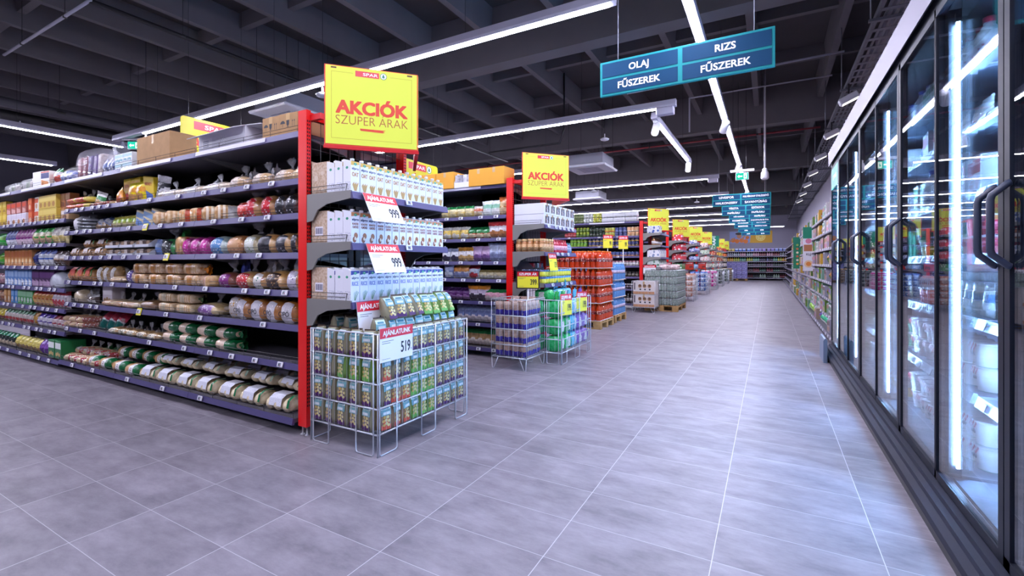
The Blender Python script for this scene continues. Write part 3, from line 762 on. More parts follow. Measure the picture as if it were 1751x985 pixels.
def logo(mb, cx, cz, wd, y):
    h = wd*.19
    mb.rect(cx-wd*.5, cx+wd*.26, cz-h/2, cz+h/2, y, mat('d83038', .4)); mb.text('SPAR', cx-.02*wd, cz, h*.52, y-.0005, m_txt, .012, w_=wd*.48)
    fir(mb, cx+wd*.4, cz, h*.58, y-.0002, m_green, m_txt)
def promo_sign(gy, label, detail=True):
    t = thing('promotion_sign', label, 'promotion sign', (-2.664, gy+.06, 2.0), 0, 'yellow promotion signs over the endcaps')
    W_, H_ = .634, .555
    M1 = RZ(47.4); M2 = TR(.429, .467, 0) @ RZ(132.6)
    for M in (M1, M2):
        b = shift(MB().box(0, W_, .002, .016, 0, H_, m_or), M).build('board_frame', t)
        f_ = MB().box(.008, W_-.008, -.002, .002, .01, H_-.006, m_sy)
        for x in (.06, W_-.06): f_.box(x-.018, x+.018, -.004, -.002, H_-.024, H_-.014, mat('6a3a20', .5))
        f_ = shift(f_, M).build('yellow_face', t)
        p = MB(); y = -.0028
        c = W_/2
        if True:
            logo(p, c-.01, H_-.045, .21, y)
            for (x0, x1, z0, z1) in ((.045, .047, .05, H_-.045), (W_-.047, W_-.045, .05, H_-.045), (.045, W_-.045, .05, .052), (.045, c-.13, H_-.047, H_-.045), (c+.12, W_-.045, H_-.047, H_-.045)):
                p.rect(x0, x1, z0, z1, y, mat('b09a20', .5))
        p.text('AKCIÓK', c, H_*.49, .088, y, m_or, .05, w_=W_*.77)
        p.text('SZUPER ÁRAK', c, H_*.325, .058, y, mat('b0502a', .5), -.012, w_=W_*.77)
        p.plate([(c-.08, .113), (c+.07, .108), (c+.085, .113), (c+.07, .118), (c+.09, .127), (c-.085, .128)], y, m_or)
        shift(p, M).build('printed_lettering', t)
    for M in (M1, M2): shift(MB().box(-.005, W_+.005, -.004, .022, -.022, 0, m_red), M).build('base_bracket', t)
    for yy in (-.03, .93): MB().box(-.14, .0, yy, yy+.03, .17, .21, m_red).build('support_arm', t)

def hang_sign(x, y, z, rz, word, label, W_=1.0, H_=.6):
    t = thing('hanging_promotion_sign', label, 'promotion sign', (x, y, z), rz)
    pts = []
    for cx, cz, a0 in ((W_/2-.05, H_-.05, 0), (-W_/2+.05, H_-.05, 90), (-W_/2+.05, .05, 180), (W_/2-.05, .05, 270)):
        for k in range(5): a = math.radians(a0+22.5*k); pts.append((cx+.05*math.cos(a), cz+.05*math.sin(a)))
    MB().prism(pts, 0, .01, mat('dcd018', .4)).build('board', t)
    p = MB(); logo(p, 0, H_-.1, .62, -.001); p.text(word, 0, H_*.42, .17, -.001, m_or, .03, w_=W_*.7); p.build('printed_lettering', t)
    for xx in (-.38, .38): MB().tube((xx, .005, H_), (xx, .005, 5.148-z), .003, DARKW, 4).build('suspension_wire', t)

def exit_sign(x, y, z, rz, label, ww=.24):
    t = thing('exit_sign', label, 'exit sign', (x, y, z), rz, 'green exit signs')
    hh = ww*.62
    MB().cbox(-ww/2, ww/2, 0, .03, -hh, 0, m_lampw, .006).build('housing', t)
    g_ = emis((.02, .55, .38), 1.3); wt = emis((.9, 1, .95), 1.6)
    p = MB().rect(-ww*.46, ww*.46, -hh*.95, -hh*.05, -.001, g_)
    p.build('lit_panel', t)
    q = MB(); a = ww*.2
    q.plate([(-ww*.36, -hh*.5), (-ww*.36+a*.7, -hh*.5-a*.7), (-ww*.36+a*.7, -hh*.5-a*.28), (ww*.02, -hh*.5-a*.28), (ww*.02, -hh*.5+a*.28), (-ww*.36+a*.7, -hh*.5+a*.28), (-ww*.36+a*.7, -hh*.5+a*.7)], -.002, wt)
    q.rect(ww*.12, ww*.36, -hh*.85, -hh*.15, -.002, wt).disc(ww*.24, -hh*.3, ww*.035, -.0025, g_).plate([(ww*.2, -hh*.42), (ww*.3, -hh*.4), (ww*.27, -hh*.6), (ww*.31, -hh*.8), (ww*.24, -hh*.66), (ww*.18, -hh*.8)], -.0025, g_)
    q.build('arrow_symbol', t)
    MB().box(-ww*.9, ww*.9, .0, .03, .02, .07, m_lampw).build('mounting_bar', t)
    for sx in (-.3, .3): MB().tube((sx*ww, .015, 0), (sx*ww, .015, 5.148-z), .004, DARKW, 4).build('suspension_wire', t)
exit_sign(-10.4, 4.15, 3.46, .55, 'green exit sign with a white arrow above the big brown carton')
exit_sign(-.52, 11.3, 3.16, 0, 'green exit sign with a white arrow over the main aisle', .26)

# ---------------------------------------------------------------- shop furniture
m_lip = mat('4a4470', .4); m_shelf = mat('56545c', .5, metal=.2); m_back = mat('262428', .6); m_bracket = mat('8a8884', .45, metal=.3)
m_red2 = mat('e4100e', .35); m_slot = mat('2a0508', .7); m_tag = mat('e4e4ea', .4); m_scr = mat('8c98a4', .3); m_scr2 = mat('d8c83a', .4); m_holder = mat('e6dc3a', .4)
TAGS = {}
def tag_mesh(kind):
    if kind not in TAGS:
        mb = MB()
        if kind == 'y': mb.cbox(-.042, .042, -.006, 0, -.034, .034, m_holder, .004)
        mb.cbox(-.032, .032, -.012, -.002, -.017, .021, m_tag, .004)
        mb.rect(-.017, .015, -.011, .014, -.0125, m_scr); mb.rect(-.012, .0, -.006, .008, -.0128, mat('3a4048', .3)); mb.rect(.003, .012, -.006, -.001, -.0128, mat('c03038', .4))
        TAGS[kind] = mb.mesh('price_tag')
    return TAGS[kind]
def add_tag(parent, x, y, z, kind='w', tilt=-.25):
    o = bpy.data.objects.new('price_tag', tag_mesh(kind)); COL.objects.link(o); o.parent = parent
    o.location = (x, y, z); o.rotation_euler = (tilt, 0, 0); return o
RAILS = {}
def lip_mb(W_, m=None):
    return MB().prism([(0, .018), (-.012, .022), (-.022, -.022), (-.016, -.026), (0, -.024)], 0, W_, m or m_lip, 'x')
def guard_mb(W_, z=.028, rows=2):
    g = MB()
    for k in range(rows): g.tube((0, -.004, z+.024*(k+1)), (W_, -.004, z+.024*(k+1)), .0018, DARKW, 4)
    n = max(2, int(W_/.33))
    for k in range(n+1): g.tube((W_*k/n, -.004, z), (W_*k/n, -.004, z+.024*rows), .0018, DARKW, 4)
    return g
def shelf_bay(label, x0, W_, y, levels, D=.48, H=2.24, rz=0, tags=(), base_fwd=.05, guards=True, group=None, cat='shelving', shelf_m=None, lip=None, x_world=None, top_strip=False, plain=False):
    """One bay: feet, uprights, slotted back, shelves with price rails, wire guards and electronic price tags. levels: rail heights, top first."""
    t = thing('shelving_bay', label, cat, (x0, y, 0), rz, group)
    MB().box(0, W_, D-.01, D+.01, .1, H-.05, m_back).build('back_panel', t)
    for x in (0.0, W_-.03): MB().box(x, x+.03, D-.06, D-.012, 0, H-.04, m_back).build('upright', t)
    for x in (.03, W_-.07):
        MB().box(x, x+.035, .06, .1, .012, .07, m_bracket).lathe([(.014, 0), (.014, .004), (.006, .006), (.006, .02)], 8, STEEL, (x+.018, .08, 0)).build('foot', t)
    for i, z in enumerate(levels):
        f = -base_fwd if i == len(levels)-1 else 0.0
        s_ = MB().box(.003, W_-.003, f, D-.012, z-.012, z+.016, shelf_m or m_shelf)
        if i < len(levels)-1:
            for x in (.012, W_-.03): s_.prism([(f+.05, z-.012), (D-.012, z-.012), (D-.012, z-.1), (D-.1, z-.07)], x, x+.018, m_bracket, 'x')
        s_ = s_.build('shelf', t)
        r_ = lip_mb(W_-.004, lip).build('price_rail', s_); r_.location = (.002, f, z)
        if top_strip and i == 0:
            MB().box(W_*.02, W_*.72, -.024, -.0225, -.016, .016, mat('d8d6e4', .35), RX(-6)).build('paper_strip', s_).location = (.002, f, z)
        if guards and not (i == 0 and not top_strip): guard_mb(W_-.02).build('wire_guard', s_).location = (.01, f, z-.012)
        for k, u in enumerate(tags[i] if i < len(tags) else ()):
            kind = 'w'
            if isinstance(u, tuple): u, kind = u
            add_tag(s_, u, f-.02, z, kind)
    return t
def endcap(gy, label, levels, detail=True, cards=(), depth=.43, H=2.24):
    """Head unit of a gondola, facing the main aisle: red slotted posts, wire back, cantilever shelves."""
    t = thing('endcap_shelving', label, 'shelving', (-2.34, gy, 0), PI/2, 'red endcap units')
    W_ = 1.0; D = depth
    for k, x in enumerate((0.0, W_-.035)):
        p = MB().box(x, x+.035, D, D+.085, .06, H, m_red2)
        for sx in (x+.006, x+.02):
            for q in range(int((H-.25)/.0254) if detail else 0):
                z = .2+.0254*q
                p.box(sx, sx+.008, D-.0012, D+.001, z, z+.014, m_slot)
        p = p.build('post', t)
        for yy in (D+.015, D+.06): MB().lathe([(.016, 0), (.016, .006), (.005, .009), (.005, .07)], 8, STEEL, (x+.017, yy, 0)).build('levelling_foot', p)
    MB().box(.035, W_-.035, D+.01, D+.05, H-.055, H-.01, m_red2).build('cross_bar', t)
    g = MB()
    for k in range(12): g.tube((.06+.08*k, D+.03, .3), (.06+.08*k, D+.03, H-.05), .0028, DARKW, 4)
    for k in range(20): g.tube((.035, D+.034, .32+.098*k), (W_-.035, D+.034, .32+.098*k), .0028, DARKW, 4)
    g.build('wire_back', t)
    for i, z in enumerate(levels):
        s_ = MB().box(.02, W_-.02, 0, D-.01, z-.008, z+.018, m_shelf).build('shelf', t)
        for x in (.003, W_-.013):
            MB().prism([(0.0, z+.03), (D, z+.03), (D, z-.16), (D-.06, z-.15), (D-.11, z-.08), (D-.2, z-.045), (0.0, z-.02)], x, x+.01, m_bracket, 'x').build('bracket', s_)
        lip_mb(W_).build('price_rail', s_).location = (0, 0, z)
        if detail:
            guard = MB()
            for x in (.006, W_-.006):
                guard.path([(x, .05, z+.03), (x, .04, z+.075), (x, D-.02, z+.075)], .0022, DARKW, 4); guard.tube((x, .06, z+.05), (x, D-.02, z+.05), .0018, DARKW, 4)
            guard.build('wire_guard', s_)
        for x in cards[i] if i < len(cards) else (): add_tag(s_, x, -.02, z)
    return t
def basket(x0, x1, y0, y1, rims, label, legs='loop', rmat=WIRE, sp=.036, r=.0042, group='wire promotion baskets'):
    """Open wire basket on wire legs."""
    t = thing('wire_basket', label, 'wire basket', ((x0+x1)/2, (y0+y1)/2, 0), 0, group)
    a, b = (x1-x0)/2, (y1-y0)/2
    for z in rims:
        MB().path([(-a, -b, z), (a, -b, z), (a, b, z), (-a, b, z)], r, rmat, 6, True).build('rim', t)
    zb, zt = rims[0], rims[-1]
    def side(p, q, name):
        g = MB(); p, q = Vector(p), Vector(q); n = max(3, int((q-p).length/sp))
        for k in range(n+1):
            c = p.lerp(q, k/n); thick = k % 5 == 0
            g.tube((c.x, c.y, zb), (c.x, c.y, zt), .0028 if thick else .0012, rmat, 4)
        g.build(name, t)
    side((-a, -b, 0), (a, -b, 0), 'side_grid'); side((a, -b, 0), (a, b, 0), 'side_grid'); side((-a, b, 0), (a, b, 0), 'side_grid'); side((-a, -b, 0), (-a, b, 0), 'side_grid')
    g = MB(); n = int(2*b/.05)
    for k in range(n+1): g.tube((-a, -b+2*b*k/n, zb), (a, -b+2*b*k/n, zb), .002, rmat, 4)
    for k in range(4): g.tube((-a+2*a*(k+.5)/4, -b, zb-.003), (-a+2*a*(k+.5)/4, b, zb-.003), .003, rmat, 4)
    g.build('floor_grid', t)
    if legs == 'loop':
        for (sx, sy, along) in ((-1, -1, 'x'), (1, -1, 'x'), (1, -1, 'y'), (1, 0, 'y'), (1, 1, 'y'), (-1, 1, 'x'), (1, 1, 'x'), (-1, -1, 'y'), (-1, 1, 'y')):
            e = .006; wl = .15
            if along == 'x':
                c = sx*(a-wl/2-.03); y = sy*(b+e)
                pts = [(c-wl/2, y, zt), (c-wl/2, y, e+.01), (c-wl/2+.012, y, e), (c+wl/2-.012, y, e), (c+wl/2, y, e+.01), (c+wl/2, y, zt)]
            else:
                c = sy*(b-wl/2-.01); x = sx*(a+e)
                pts = [(x, c-wl/2, zt), (x, c-wl/2, e+.01), (x, c-wl/2+.012, e), (x, c+wl/2-.012, e), (x, c+wl/2, e+.01), (x, c+wl/2, zt)]
            MB().path(pts, .0042, rmat, 6).build('leg', t)
        for sx in (-1, 1):
            for sy in (-1, 1): MB().tube((sx*a, sy*b, .0), (sx*a, sy*b, zt), .0048, rmat, 6).build('corner_rod', t)
    else:
        for sx in (-1, 1):
            for sy in (-1, 1):
                MB().path([(sx*a*.98, sy*b, zb), (sx*a*.95, sy*b, .006), (sx*a*.85, sy*b, .006), (sx*a*.6, sy*b, zb)], .004, rmat, 6).build('leg', t)
                MB().tube((sx*a, sy*b, zb), (sx*a, sy*b, zt), .0042, rmat, 6).build('corner_rod', t)
    return t
def card(x, y, z, rz, tilt, word, price, label, W_=.297, H_=.21, yellow=False, red=False, frame=False, stand=0, back=True):
    """Printed price card (hinged from its top edge), optionally in a frame on a stand."""
    t = thing('price_card' if not stand else 'price_stand', label, 'price card' if not stand else 'price stand', (x, y, z), rz, 'promotion price cards')
    M = RX(tilt)
    base = mat('f2e83c', .4) if yellow else (mat('e8402c', .4) if red else mat('eef0f4', .4))
    b = shift(MB().box(-W_/2, W_/2, 0, .003, -H_, 0, base), M).build('card', t)
    p = MB(); yy = -.0008
    p.rect(-W_/2, W_/2, -H_*.3, 0, yy, mat('d8182c', .4))
    p.text(word, 0, -H_*.155, H_*.145, yy-.0005, m_txt, .032, w_=W_*.84, italic=.12 if yellow else 0)
    p.text(price, W_*.27, -H_*.64, H_*.33, yy, INK, .02, w_=W_*.1*len(price))
    p.text('Ft', W_*.45, -H_*.76, H_*.06, yy, INK)
    for k in range(2): p.rect(-W_*.44, -W_*(.1+.1*k), -H_*(.40+.06*k), -H_*(.385+.06*k), yy, mat('505860', .5))
    p.rect(-W_*.44, -W_*.2, -H_*.92, -H_*.91, yy, mat('505860', .5))
    shift(p, M).build('printed_front', t)
    if frame:
        f_ = MB()
        for (x0, x1, z0, z1) in ((-W_/2-.012, W_/2+.012, 0, .012), (-W_/2-.012, W_/2+.012, -H_-.012, -H_), (-W_/2-.012, -W_/2, -H_, 0), (W_/2, W_/2+.012, -H_, 0)): f_.box(x0, x1, -.004, .008, z0, z1, mat('2a1c22', .4))
        shift(f_, M).build('frame', t)
    if stand:
        MB().tube((0, .008, -H_), (0, .008, -stand), .008, STEEL, 8).build('stand_pole', t)
    return t
def pallet(x0, x1, y0, y1, label):
    t = thing('wooden_pallet', label, 'pallet', ((x0+x1)/2, (y0+y1)/2, 0), 0, 'wooden pallets')
    m = mat('c09a62', .75, noise=(9, .3)); a, b = (x1-x0)/2, (y1-y0)/2
    for k in range(3):
        y = -b+.05+(2*b-.1)*k/2
        for i in range(3):
            x = -a+.07+(2*a-.14)*i/2
            MB().cbox(x-.07, x+.07, y-.05, y+.05, .022, .1, m, .004).build('block', t)
        MB().cbox(-a, a, y-.05, y+.05, 0, .022, m, .003).build('bottom_board', t)
    for i in range(3):
        x = -a+.07+(2*a-.14)*i/2
        MB().cbox(x-.07, x+.07, -b, b, .1, .122, m, .003).build('stringer_board', t)
    n = 5
    for k in range(n):
        y = -b+.06+(2*b-.12)*k/(n-1)
        MB().cbox(-a, a, y-.06, y+.06, .122, .144, m, .003).build('top_board', t)
    return t

# bread gondola (A): three bays by the post, lower-shelved cereal bays beyond
LR = [2.09, 1.76, 1.517, 1.24, .972, .73, .457, .094]
LL = [2.09, 1.666, 1.392, 1.13, .876, .642, .387, .075]
BW = 1.345; XA = -2.865
tagsR = [
 [[], [.16, .44, .75, 1.05], [.3, .68, 1.0], [.3, .62, .9], [.18, .72, 1.0, 1.2], [.1, .95], [.25, .55, .85, 1.15], [.2]],
 [[], [.15, .6, 1.1], [.2, (.52, 'y'), .8, 1.15], [.1, .4, (.9, 'y')], [.2, .55, 1.05], [(.4, 'y'), .9], [.6, 1.2], [.3, .95]],
 [[], [.1, .35, .5, .75, .9, 1.1], [.1, .35, .55, .7, 1.0, 1.15], [.1, .3, .5, .7, .95, 1.15], [.15, .45, .8, .95, 1.2], [.1, .3, .5, .7, .85], [.1, .45, .8], [.4, .9]]]
for k in range(3):
    shelf_bay('bread shelving bay beside the first red post' if k == 0 else '%s bread shelving bay from the first red post' % ORD[k+1], XA-BW*(k+1), BW, 2.12, LR, tags=tagsR[k], top_strip=True, group='bread and cereal shelving')
for k in range(2):
    tl = [[]]+[[.1+.2*q+.05*((i+q) % 2) for q in range(6)] for i in range(6)]+[[.2, .5, .8, 1.1]]
    shelf_bay('cereal shelving bay %s' % ('next to the bread shelves' if k == 0 else 'farther from the bread shelves'), XA-BW*(k+4), BW, 2.12, LL, tags=tl, top_strip=True, group='bread and cereal shelving')
for k in range(5):
    shelf_bay('rear shelving bay back to back with the bread shelves, %s from the post' % ORD[k+1], XA-BW*k, BW, 3.08, LR, rz=PI, group='rear shelving bays', guards=False)
EL = [1.625, 1.295, .915]
endcap(2.09, 'endcap shelves of drink cartons between the first pair of red posts', EL, True, [(.52,), (.52,), (.55, .68, .8, .9)])
promo_sign(2.09, 'large yellow AKCIÓK sign above the drink carton endcap')
# rice cake gondola (B)
LB = [2.157, 1.768, 1.481, 1.183, .958, .672, .39, .089]
for k in range(2):
    shelf_bay('rice cake shelving bay %s' % ('beside the second red post' if k == 0 else 'one farther from the second red post'), XA-BW*(k+1), BW, 5.03, LB, tags=[[]]+[[.12+.27*q+.04*((i+q) % 2) for q in range(5)] for i in range(7)], top_strip=True, group='rice cake shelving')
for k in range(2):
    shelf_bay('rear shelving bay back to back with the rice cake shelves, %s from the post' % ORD[k+1], XA-BW*k, BW, 5.99, LB, rz=PI, group='rear shelving bays', guards=False)
endcap(5.0, 'endcap shelves of jars and cans between the second pair of red posts', EL, True, [(.08, .3, .42, .55, .7, .85), (.35, .5, .7), (.2, .5, .65, .8)])
promo_sign(5.0, 'yellow AKCIÓK sign above the jar and can endcap')
# canned food gondola (C)
LC = [2.217, 1.847, 1.596, 1.336, 1.09, .81, .5, .13]
for k in range(2):
    shelf_bay('canned food shelving bay %s' % ('beside the third red post' if k == 0 else 'one farther from the third red post'), XA-BW*(k+1), BW, 11.78, LC, tags=[[]]+[[.3+.5*q for q in range(2)] for i in range(7)], top_strip=True, group='canned food shelving')
endcap(11.75, 'endcap shelves of white multipacks between the third pair of red posts', [1.9, 1.6, 1.3, 1.05], False)
promo_sign(11.75, 'yellow AKCIÓK sign above the third pair of red posts')
FAR = [15.15, 18.5, 21.9, 25.2, 28.6, 31.9]
for i, gy in enumerate(FAR):
    endcap(gy, 'endcap shelves on the %s gondola along the main aisle' % ORD[i+4], [1.85, 1.55, 1.25, .95], False)
    shelf_bay('shelving bay behind the %s endcap along the main aisle' % ORD[i+4], XA-BW, BW, gy+.03, LC, group='far shelving bays', guards=False)
    if i != 3: promo_sign(gy, 'yellow AKCIÓK sign on the %s endcap along the main aisle' % ORD[i+4])
t = thing('hanging_banner', 'green promotion board standing among the yellow signs', 'promotion sign', (-2.664, 25.26, 2.0))
shift(MB().box(0, .634, 0, .02, 0, .555, m_green), RZ(47.4)).build('board', t)
p = MB()
for k in range(5): p.plate([(.3+.09*math.cos(PI*2*j/8)+.05*(k % 2), .1+.08*k+.03*math.sin(PI*2*j/8)) for j in range(8)], -.001-.0003*k, mat(['e8eef0', 'c8d4dc', 'f0f4f4'][k % 3], .4))
p.text('AKCIÓ', .3, .5, .05, -.0012, m_txt, .02); shift(p, RZ(47.4)).build('printed_front', t)
shift(MB().box(0, .3, -.02, 0, -.03, 0, m_red), RZ(47.4)).build('bracket', t)
hang_sign(-7.3, 3.95, 2.69, PI/2, 'AKCIÓK', 'yellow hanging sign half hidden behind the cartons on the bread shelves', .97)
hang_sign(-5.5, 6.5, 2.4, PI/2, 'RÓPOLI', 'yellow hanging sign seen through the wire back of the first endcap')

# back wall shelving
LK = [1.95, 1.62, 1.27, .92, .55, .15]
m_pale = mat('a8a4b4', .4)
for k in range(6):
    shelf_bay('back wall drinks shelving bay, %s from the right wall' % ORD[k+1], 1.05-1.2*(k+1), 1.2, 35.45, LK, D=.5, H=2.15, group='back wall shelving', lip=m_pale, guards=False)
# right wall shelving past the cabinets
LW = [1.98, 1.70, 1.42, 1.14, .86, .58, .30, .1]
for k in range(20):
    shelf_bay('wall shelving bay, %s past the glass door cabinets' % (ORD[k+1]), .86, 1.35, 7.4+1.35*(k+1), LW, D=.52, H=2.25, rz=-PI/2, group='wall shelving past the cabinets', lip=mat('7c788c', .4), base_fwd=.08, guards=False, tags=[[.2, .5, .8, 1.1]]*8 if k < 4 else ())

# ---------------------------------------------------------------- glass door cabinets along the right side
XG = .70
m_cab = mat('141824', .5, spec=.25); m_kick = mat('242836', .6, spec=.2); m_fas = mat('8e8a96', .5); m_int = mat('8fa2c4', .5); m_glass = glass_mat(); m_blk = mat('14161c', .4)
m_led = emis(LED_C, LED_E); m_hand = mat('30384c', .4); m_shw = mat('7a8698', .4)
HING = [1.45, 2.95, 4.39, 5.83, 7.23]
ZC = [.17, .56, .92, 1.22, 1.52, 1.84, 2.12]
def cabinet(y0, y1, label, last=False, first=False):
    """A two-door upright cabinet; local x runs back along the aisle, front faces the aisle."""
    W_ = y1-y0
    t = thing('glass_door_cabinet', label, 'refrigerated cabinet', (XG, y1, 0), -PI/2, 'glass door cabinets')
    MB().box(0, W_, .80, .84, .1, 2.45, m_int).build('back_panel', t)
    if last: MB().box(0, .02, .03, .8, .1, 2.45, m_cab).build('side_panel', t)
    if first: MB().box(W_-.02, W_, .03, .8, .1, 2.45, m_int).build('side_panel', t)
    MB().box(0, W_, .0, .84, 2.41, 2.47, m_cab).build('roof', t)
    MB().prism([(-.03, 2.43), (-.035, 2.60), (-.01, 2.64), (.25, 2.66), (.25, 2.47), (0, 2.47)], 0, W_, m_fas, 'x').build('fascia', t)
    MB().box(0, W_, -.078, .84, .0, .045, m_blk).build('shade_plinth', t)  # black strip brought forward, painting the shadowed recess under the kick plate
    MB().prism([(-.085, .045), (-.085, .08), (-.06, .10), (-.055, .118), (-.03, .124), (-.025, .142), (0.03, .15), (.03, .045)], 0, W_, m_kick, 'x').build('kick_plate', t)
    MB().box(.02, W_-.02, .06, .8, .15, .175, m_shw).build('floor_tray', t)
    for z in ZC[1:]:
        s_ = MB().box(.03, W_-.03, .16, .78, z-.012, z, m_shw).build('shelf', t)
        MB().prism([(.13, z-.035), (.16, z-.04), (.16, z+.01), (.145, z+.012)], .03, W_-.03, mat('a8b4c4', .25), 'x').build('price_rail', s_)
        for q in range(6):
            MB().box(0, .05, -.004, 0, -.02, .016, mat('808a9a', .4), TR(.12+.22*q, .13, z-.01) @ RX(-18)).build('price_ticket', s_)
    for s in (0, 1):
        x0 = .0 if s == 0 else W_/2; x1 = x0+W_/2
        d = MB()
        hin, mee = (x0, x1) if s == 0 else (x1, x0)
        fw = [(x0+.004, x0+(.012 if s == 0 else .045)), (x1-(.045 if s == 0 else .012), x1-.004)]
        for (a, b) in fw: d.box(a, b, 0, .035, .15, 2.41, m_cab)
        d.box(x0+.004, x1-.004, .0, .035, .15, .19, m_cab); d.box(x0+.004, x1-.004, .0, .035, 2.37, 2.41, m_cab)
        d = d.build('door', t)
        MB().box(fw[0][1], fw[1][0], .006, .010, .19, 2.37, m_glass).build('glass_pane', d)
        MB().box(fw[0][1], fw[1][0], .027, .031, .19, 2.37, m_glass).build('glass_pane', d)
        hx = x1-.055 if s == 0 else x0+.055
        h0, h1 = 1.177, 1.457
        MB().path([(hx, 0, h1), (hx, -.006, h1-.002), (hx, -.046, h1-.04), (hx, -.05, h1-.055), (hx, -.05, h0+.055), (hx, -.046, h0+.04), (hx, -.006, h0+.002), (hx, 0, h0)], .011, m_hand, 8).build('handle', d)
        if last and s == 0:
            hp = MB().box(fw[0][1], fw[1][0], -.001, .007, 2.12, 2.37, mat('1c9a7c', .4)).build('header_print', d)
            hp2 = MB(); hp2.text('TEJTERMÉK', (x0+x1)/2, 2.25, .05, -.002, m_txt, .01); hp2.build('lettering', hp)
    for (x, y, nm) in ((.08, .062, 'led_bar'),):
        b = MB().box(x-.006, x+.006, y-.006, y+.006, .24, 2.3, m_led).build(nm, t)
        MB().box(.0, .06, .034, .08, .19, 2.37, m_blk).build('mullion', t)
        MB().box(x-.01, x+.01, y-.01, y+.01, 2.3, 2.34, m_blk).build('led_cap', b)
    return t
for k in range(4):
    cabinet(HING[k], HING[k+1], ['glass door dairy cabinet closest to the camera', 'second glass door dairy cabinet along the right wall', 'third glass door dairy cabinet along the right wall', 'last glass door cabinet with a green header, beside the wall shelves'][k], k == 3, k == 0)
t = thing('floor_bumper', 'blue grey rounded floor guard at the end of the glass cabinets', 'floor guard', (.60, 6.95, 0))
MB().prism([(-.04, .0), (.0, 0), (.0, .27), (-.015, .29), (-.03, .28), (-.04, .26)], -.35, .12, mat('7a8ea8', .35, metal=.2), 'y').build('guard_plate', t)
MB().box(-.02, .03, -.3, .05, 0, .02, m_blk).build('base_plate', t)

# baskets, pallets and price cards
basket(-2.695, -2.085, 2.07, 3.02, [.135, .292, .444, .596, .75], 'wire basket of snack bags below the drink carton endcap')
basket(-2.76, -2.31, 4.49, 4.95, [.134, .274, .45, .60, .78], 'square wire basket on hairpin legs holding tan and purple bags', 'hairpin', sp=.05)
basket(-2.66, -2.11, 4.975, 5.98, [.134, .29, .44, .60, .75], 'long wire basket of green, blue and purple wrapped packs', sp=.07)
basket(-2.88, -2.34, 11.1, 11.64, [.13, .42, .75], 'wire basket holding two large pictured boxes', 'hairpin', sp=.07)
for i, gy in enumerate(FAR):
    basket(-2.62, -2.02, gy-.1, gy+.8, [.14, .3, .45, .6, .75], 'wire basket before the %s endcap along the main aisle' % ORD[i+4], sp=.09)
card(-2.312, 2.31, 1.645, PI/2, -27, 'AJÁNLATUNK', '999', 'white AJÁNLATUNK 999 price card under the oat cartons')
card(-2.312, 2.34, 1.315, PI/2, -24, 'AJÁNLATUNK', '999', 'white AJÁNLATUNK 999 price card under the almond cartons')
card(-2.312, 2.26, .935, PI/2, -8, 'AJÁNLATUNK', '999', 'white AJÁNLATUNK price card under the rice cartons, half behind snack bags')
card(-2.073, 2.225, .785, PI/2, 0, 'AJÁNLATUNK', '519', 'white AJÁNLATUNK 519 price card on the snack bag basket')
card(-2.312, 5.17, 1.30, PI/2, -8, 'SZUPER ÁR', '139', 'yellow SZUPER ÁR price card under the tan jars', .23, .21, yellow=True)
card(-2.48, 4.85, 1.085, .22, 0, 'SZUPER ÁR', '399', 'black framed yellow SZUPER ÁR sign on a pole behind the tan bags', .255, .19, yellow=True, frame=True, stand=.95)
card(-2.10, 5.10, .82, PI/2*.8, 0, 'SZUPER ÁR', '199', 'yellow SZUPER ÁR card on the green end of the long basket', .21, .25, yellow=True)
card(-2.10, 5.62, .82, PI/2*.8, 0, 'SZUPER ÁR', '199', 'yellow SZUPER ÁR card on the purple end of the long basket', .21, .25, yellow=True)
card(-3.0, 9.6, 1.78, .5, 0, 'SZUPER ÁR', '99', 'yellow price card on a pole between the drink pallets, one of two', .2, .28, yellow=True, stand=1.6)
card(-2.72, 9.78, 1.76, .5, 0, 'SZUPER ÁR', '99', 'second yellow price card on a pole between the drink pallets', .2, .28, yellow=True, stand=1.6)
card(-2.6, 11.72, 1.13, .2, 0, 'AJÁNLATUNK', '299', 'white framed price sign on a pole above the pictured boxes', .3, .21, frame=True, stand=1.1)
card(-2.45, 13.0, 1.2, .3, 0, 'AJÁNLATUNK', '249', 'white framed price sign on a pole above the can pallet', .3, .2, frame=True, stand=1.19)
card(-2.3, 15.9, 1.2, .2, 0, 'AJÁNLATUNK', '899', 'red framed price sign on a pole at the fourth endcap', .32, .24, red=True, frame=True, stand=1.19)
card(-2.3, 19.2, 1.2, .2, 0, 'AJÁNLATUNK', '699', 'red framed price sign on a pole at the fifth endcap', .32, .26, red=True, frame=True, stand=1.19)
pallet(-3.81, -2.61, 7.94, 8.74, 'pale wooden pallet under the orange drink packs')
pallet(-3.85, -2.65, 8.97, 9.77, 'wooden pallet under the blue water packs')
pallet(-2.72, -1.92, 11.68, 12.88, 'brown wooden pallet under the can packs')
pallet(-2.45, -1.25, 33.6, 34.4, 'wooden pallet under the lavender packs by the back wall')

